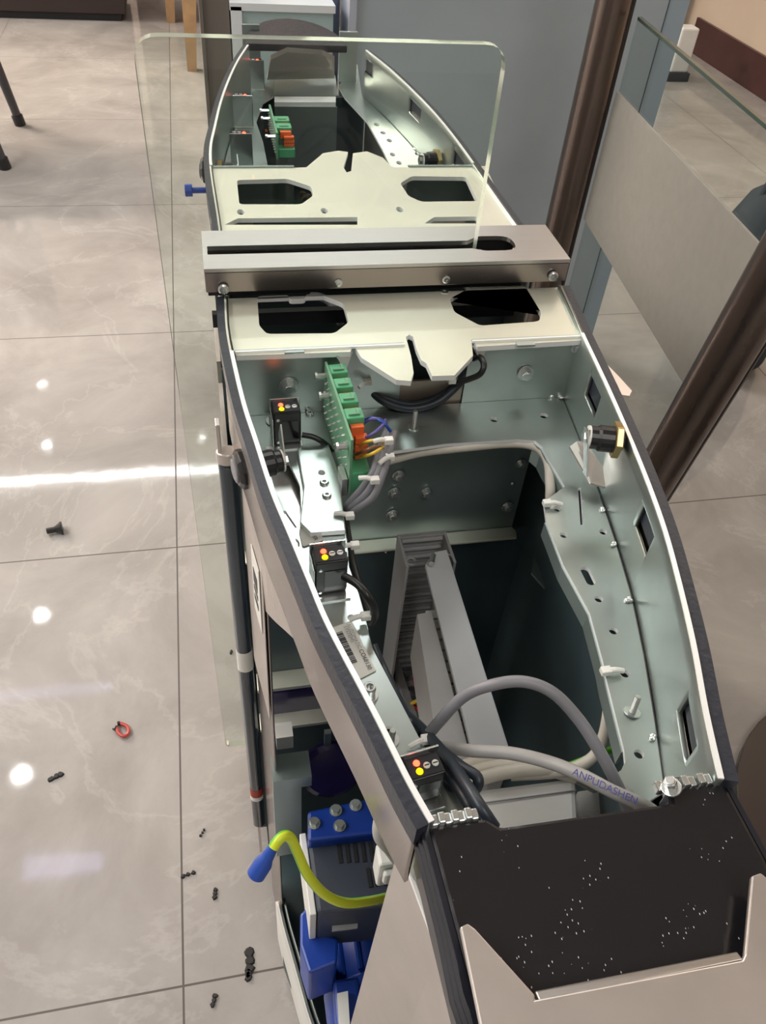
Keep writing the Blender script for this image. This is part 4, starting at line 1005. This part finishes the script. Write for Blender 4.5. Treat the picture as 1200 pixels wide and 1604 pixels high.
def post(a, b_, r, label):
    a = Vector(a); b_ = Vector(b_); d = (b_-a).normalized(); t = thing('fence_post', label, 'post', a, 'bronze fence posts')
    MB().cyl(a, b_, r, 32).build('tube', postm, t, smoothf=True)
    s_ = Vector((.0,-r*.98,0)); 
    MB().box((a[0]-.001,a[1]-.001,a[2]),(a[0]+.001,a[1]+.001,a[2]+.002)).build('core', postm, t)
    sd = Vector((r*.9,-r*.45,0)); MB().tube([a+sd, b_+sd], .018, 8, 1).build('glazing_channel', mat('dark_channel',(.05,.045,.045),.3,.7), t)
    MB().lathe((a[0],a[1],0),(0,0,1),[(r*1.9,0),(r*1.9,.03),(r*1.1,.05)],28).build('base_flange', postm, t)
post((2.21,4.60,0),(2.21,4.60,3.6), .098, 'dark bronze upright fence post just behind the right end of the crossbar')
pa = fence_hit(1200,452); pb_ = fence_hit(1030,742); dv = (pa-pb_).normalized()
k0 = pb_[2]/dv[2]; base = pb_-dv*k0
post(base, pb_+dv*(3.3-pb_[2])/dv[2], .108, 'thicker leaning bronze fence post at the right edge, nearest the viewer')
# glass pane left of first post
gg = MB().box((1.45,4.62,.3),(2.10,4.645,3.6)).build('x', glassm) if False else None
# blue grey partition
t = thing('blue_partition', 'tall blue-grey partition board standing behind the far end of the cabinet', 'partition', (2.0,5.8,0))
MB().box((1.0,5.6,0),(3.08,5.9,3.3)).build('front_board', bluegr, t)
MB().box((3.085,5.6,0),(3.23,5.9,3.3)).build('edge_board', bluelt, t)
MB().box((.955,5.57,0),(1.0,5.9,3.3)).build('white_corner_strip', mat('pale_lilac_trim',(.46,.50,.58),.4), t)
MB().box((3.08,5.595,0),(3.085,5.9,3.3)).build('joint_line', darkin, t)
t = thing('low_partition', 'lower pale teal panel with white trim left of the tall blue board', 'partition', (.55,5.8,0))
MB().box((.30,5.6,0),(.86,5.85,2.72)).build('front_board', tealbx, t)
MB().box((.235,5.58,0),(.30,5.86,2.74)).build('white_trim', whitetr, t)
MB().box((.23,5.58,2.72),(.87,5.86,2.76)).build('top_trim', whitetr, t)
tag(MB().box((.70,5.92,0),(.95,6.1,3.2)).box((.72,5.90,.1),(.93,5.92,3.1)).build('slate_board', mat('slate_blue_board',(.16,.20,.28),.4)), 'slate blue board standing between the teal panel and the tall partition', 'board')
tag(MB().box((.06,5.62,0),(.225,5.9,3.2)).box((.05,5.60,0),(.07,5.92,3.2)).build('brown_grey_board', mat('brown_grey_laminate',(.16,.14,.12),.4,0,.1,4)), 'narrow brown-grey board standing left of the teal panel', 'board')
# far counter
t = thing('dark_counter', 'dark brown counter base across the far left of the hall', 'counter', (-5,17.5,0))
MB().box((-14,16.45,.12),(-1.12,18.2,3.4)).build('cabinet_front', brownd, t)
MB().box((-14,16.5,0),(-1.2,18.1,.12)).build('plinth', slot_d, t)
MB().box((-14.1,16.35,3.4),(-1.05,18.3,3.5)).build('countertop', brownd, t)
tag(MB().box((-1.05,19.2,0),(8,20.5,3.2)).box((-1.1,19.1,3.2),(8,20.6,3.3)).build('brown_cupboard', mat('red_brown_panel',(.11,.055,.045),.4)), 'dark reddish brown cupboard far behind the wooden table legs', 'cupboard')
# wooden table legs
t = thing('wooden_table', 'light wooden table far away, only its tapered legs in view', 'table', (.4,15.5,0))
tl = [at(301,110,4), at(268,34,4)]
for p in (tl[0], tl[1], Vector((tl[0][0]+2.6,tl[0][1],0)), Vector((tl[1][0]+2.6,tl[1][1],0))):
    b = MB(); w0, w1 = .07, .15
    b.hexa([(p[0]-w0,p[1]-w0,0),(p[0]+w0,p[1]-w0,0),(p[0]+w0,p[1]+w0,0),(p[0]-w0,p[1]+w0,0)],[(p[0]-w1+.1,p[1]-w1,2.4),(p[0]+w1+.1,p[1]-w1,2.4),(p[0]+w1+.1,p[1]+w1,2.4),(p[0]-w1+.1,p[1]+w1,2.4)]); b.build('leg', woodm, t)
MB().box((tl[0][0]-.4,tl[0][1]-.4,2.4),(tl[0][0]+3.2,tl[1][1]+.5,2.52)).build('tabletop', woodm, t)
# chair leg left
p = at(9,264,4)
t = thing('dark_chair', 'dark chair at the left edge of the view with a slim black-footed leg', 'chair', p)
for dx, dy in ((0,0),(-1.4,0),(0,1.4),(-1.4,1.4)):
    a = Vector((p[0]+dx,p[1]+dy,0)); c_ = a+Vector((-.25,0,1.5))
    l_ = MB().cyl(a+Vector((0,0,.02)), c_, .05, 12, .07).build('leg', mat('dark_grey_metal',(.08,.08,.09),.35,.6), t); 
    MB().cyl(a, a+Vector((-.02,0,.12)), .07, 12).build('foot_cap', blackpl, l_)
MB().box((p[0]-1.85,p[1]-.2,1.5),(p[0]-.1,p[1]+1.6,1.62)).build('seat', clothd, t, bevel=.05)
MB().box((p[0]-1.85,p[1]+1.5,1.6),(p[0]-.1,p[1]+1.6,3.0)).build('backrest', clothd, t, bevel=.04)
# dark slate bag seen over the frosted band
p = Vector((4.9,5.3,0))
c0 = at(1215,330,2.6)
t = thing('slate_bag', 'dark slate bulging bag behind the fence at the right edge', 'bag', (c0[0],c0[1],0))
MB().lathe((c0[0],c0[1],0),(0,0,1),[(.30,0),(.42,.1),(.46,.6),(.40,1.1),(.24,1.5),(.10,1.62)],28).build('bag_body', clothd, t, smoothf=True)
MB().tube([(c0[0]-.18,c0[1],1.5),(c0[0]-.1,c0[1],1.85),(c0[0]+.1,c0[1],1.85),(c0[0]+.18,c0[1],1.5)], .03, 8).build('handle', clothd, t)
# pale object at wall foot
p = at(1055,118,3.95)
t = thing('white_door_stop', 'small white block on dark foot by the far wall corner, above the fence glass', 'door stop', p)
MB().box(p-Vector((.16,.14,-.08)), p+Vector((.16,.14,.75))).build('block', whitep, t, bevel=.03)
MB().box((p[0]-.2,p[1]-.18,0),(p[0]+.2,p[1]+.18,.13)).build('foot', slot_d, t)
p = at(1073,60,3.0)
tag(MB().box((XR-.9,16.0,0),(XR-.35,16.3,6)).box((XR-.35,15.95,0),(XR-.28,16.3,6)).build('grey_pilaster', mat('pale_grey_column',(.36,.36,.36),.5)), 'pale grey column edge in the far right corner of the hall', 'column')
# low dark brown disc on the floor at lower right
c_ = (3.25,1.35)
t = thing('dark_floor_disc', 'dark brown rounded disc on the floor at the lower right', 'plinth', (3.25,1.2,0))
MB().plate(circ((3.33,1.15), .90, 48, .90), .06, .06).build('low_disc', mat('dark_brown_disc',(.045,.032,.027),.35), t, bevel=.01)
# floor debris
p = at(83,830,4); t = thing('loose_screw', 'black countersunk screw lying on the floor tiles at left', 'screw', p)
a_ = at(73,832,3.97); c_ = at(93,828,3.97)
MB().lathe(a_, c_-a_, [(.020,0),(.020,.05),(.024,.055),(.020,.06),(.024,.068),(.022,.075)], 12).build('shank', blackpl, t)
MB().lathe(a_.lerp(c_,.70), c_-a_, [(.022,0),(.045,.035),(.045,.045)], 14).build('head', blackpl, t)
W = [(182,1138),(186,1148),(194,1153),(201,1148),(199,1138),(188,1133)]
rw_ = MB().tube([at(x,y,3.985) for x,y in W], .010, 8, 6).build('wire_offcut', mat('dull_red_sleeve',(.42,.05,.04),.4), smoothf=True); tag(rw_, 'small red U-shaped wire offcut lying on the floor tiles', 'wire')
ORG[rw_.name] = Vector(rw_.location)/S
for (x,y),(x2,y2) in (((182,1138),(179,1143)),((188,1133),(184,1134))):
    a_ = at(x,y,3.985); c_ = at(x2,y2,3.985); MB().cyl(a_, a_.lerp(c_,1.0)+Vector((0,0,.001)), .013, 8).build('black_tip', blackpl, rw_)
def crumb(x, y, sx, sy, ang, label):
    p = at(x, y, 4); b = MB(); n = 9; random.seed(int(x*7+y))
    for k in range(3):
        c = p+Vector((math.cos(ang)*sx*(k-1)*.8, math.sin(ang)*sx*(k-1)*.8, 0)); vs = []
        lo = [c+Vector((math.cos(2*math.pi*i/n)*sy*random.uniform(.7,1.2), math.sin(2*math.pi*i/n)*sy*random.uniform(.7,1.2), 0)) for i in range(n)]
        b.hexa(lo, [c+(v-c)*.7+Vector((0,0,.012)) for v in lo])
    tag(b.build('floor_crumb', dirt), label, 'debris', 'dark crumbs of dirt on the floor')
crumb(88,1217,.03,.018,.4,'dark crumb of dirt left on the floor beside the round lamp reflection')
crumb(295,1370,.03,.012,.2,'thin dark smear on the floor joint, level with the drive box')
crumb(337,1400,.022,.012,1.4,'elongated dark crumb right of the floor joint at lower left')
crumb(391,1505,.04,.024,1.5,'largest dark crumb lying on the cross joint near the cabinet foot')
crumb(389,1528,.012,.018,1.5,'dark crumb just in front of the largest one')
crumb(335,1567,.022,.012,1.2,'dark crumb lowest on the tiles, right of the long joint')
crumb(88,1217,.0,.010,1.2,'tiny fleck') if False else None
crumb(362,1022,.01,.008,1.2,'tiny dark fleck on the tile near the tinted strip')
crumb(317,1305,.02,.007,1.0,'faint dark scrap on the tile left of the earth wire')
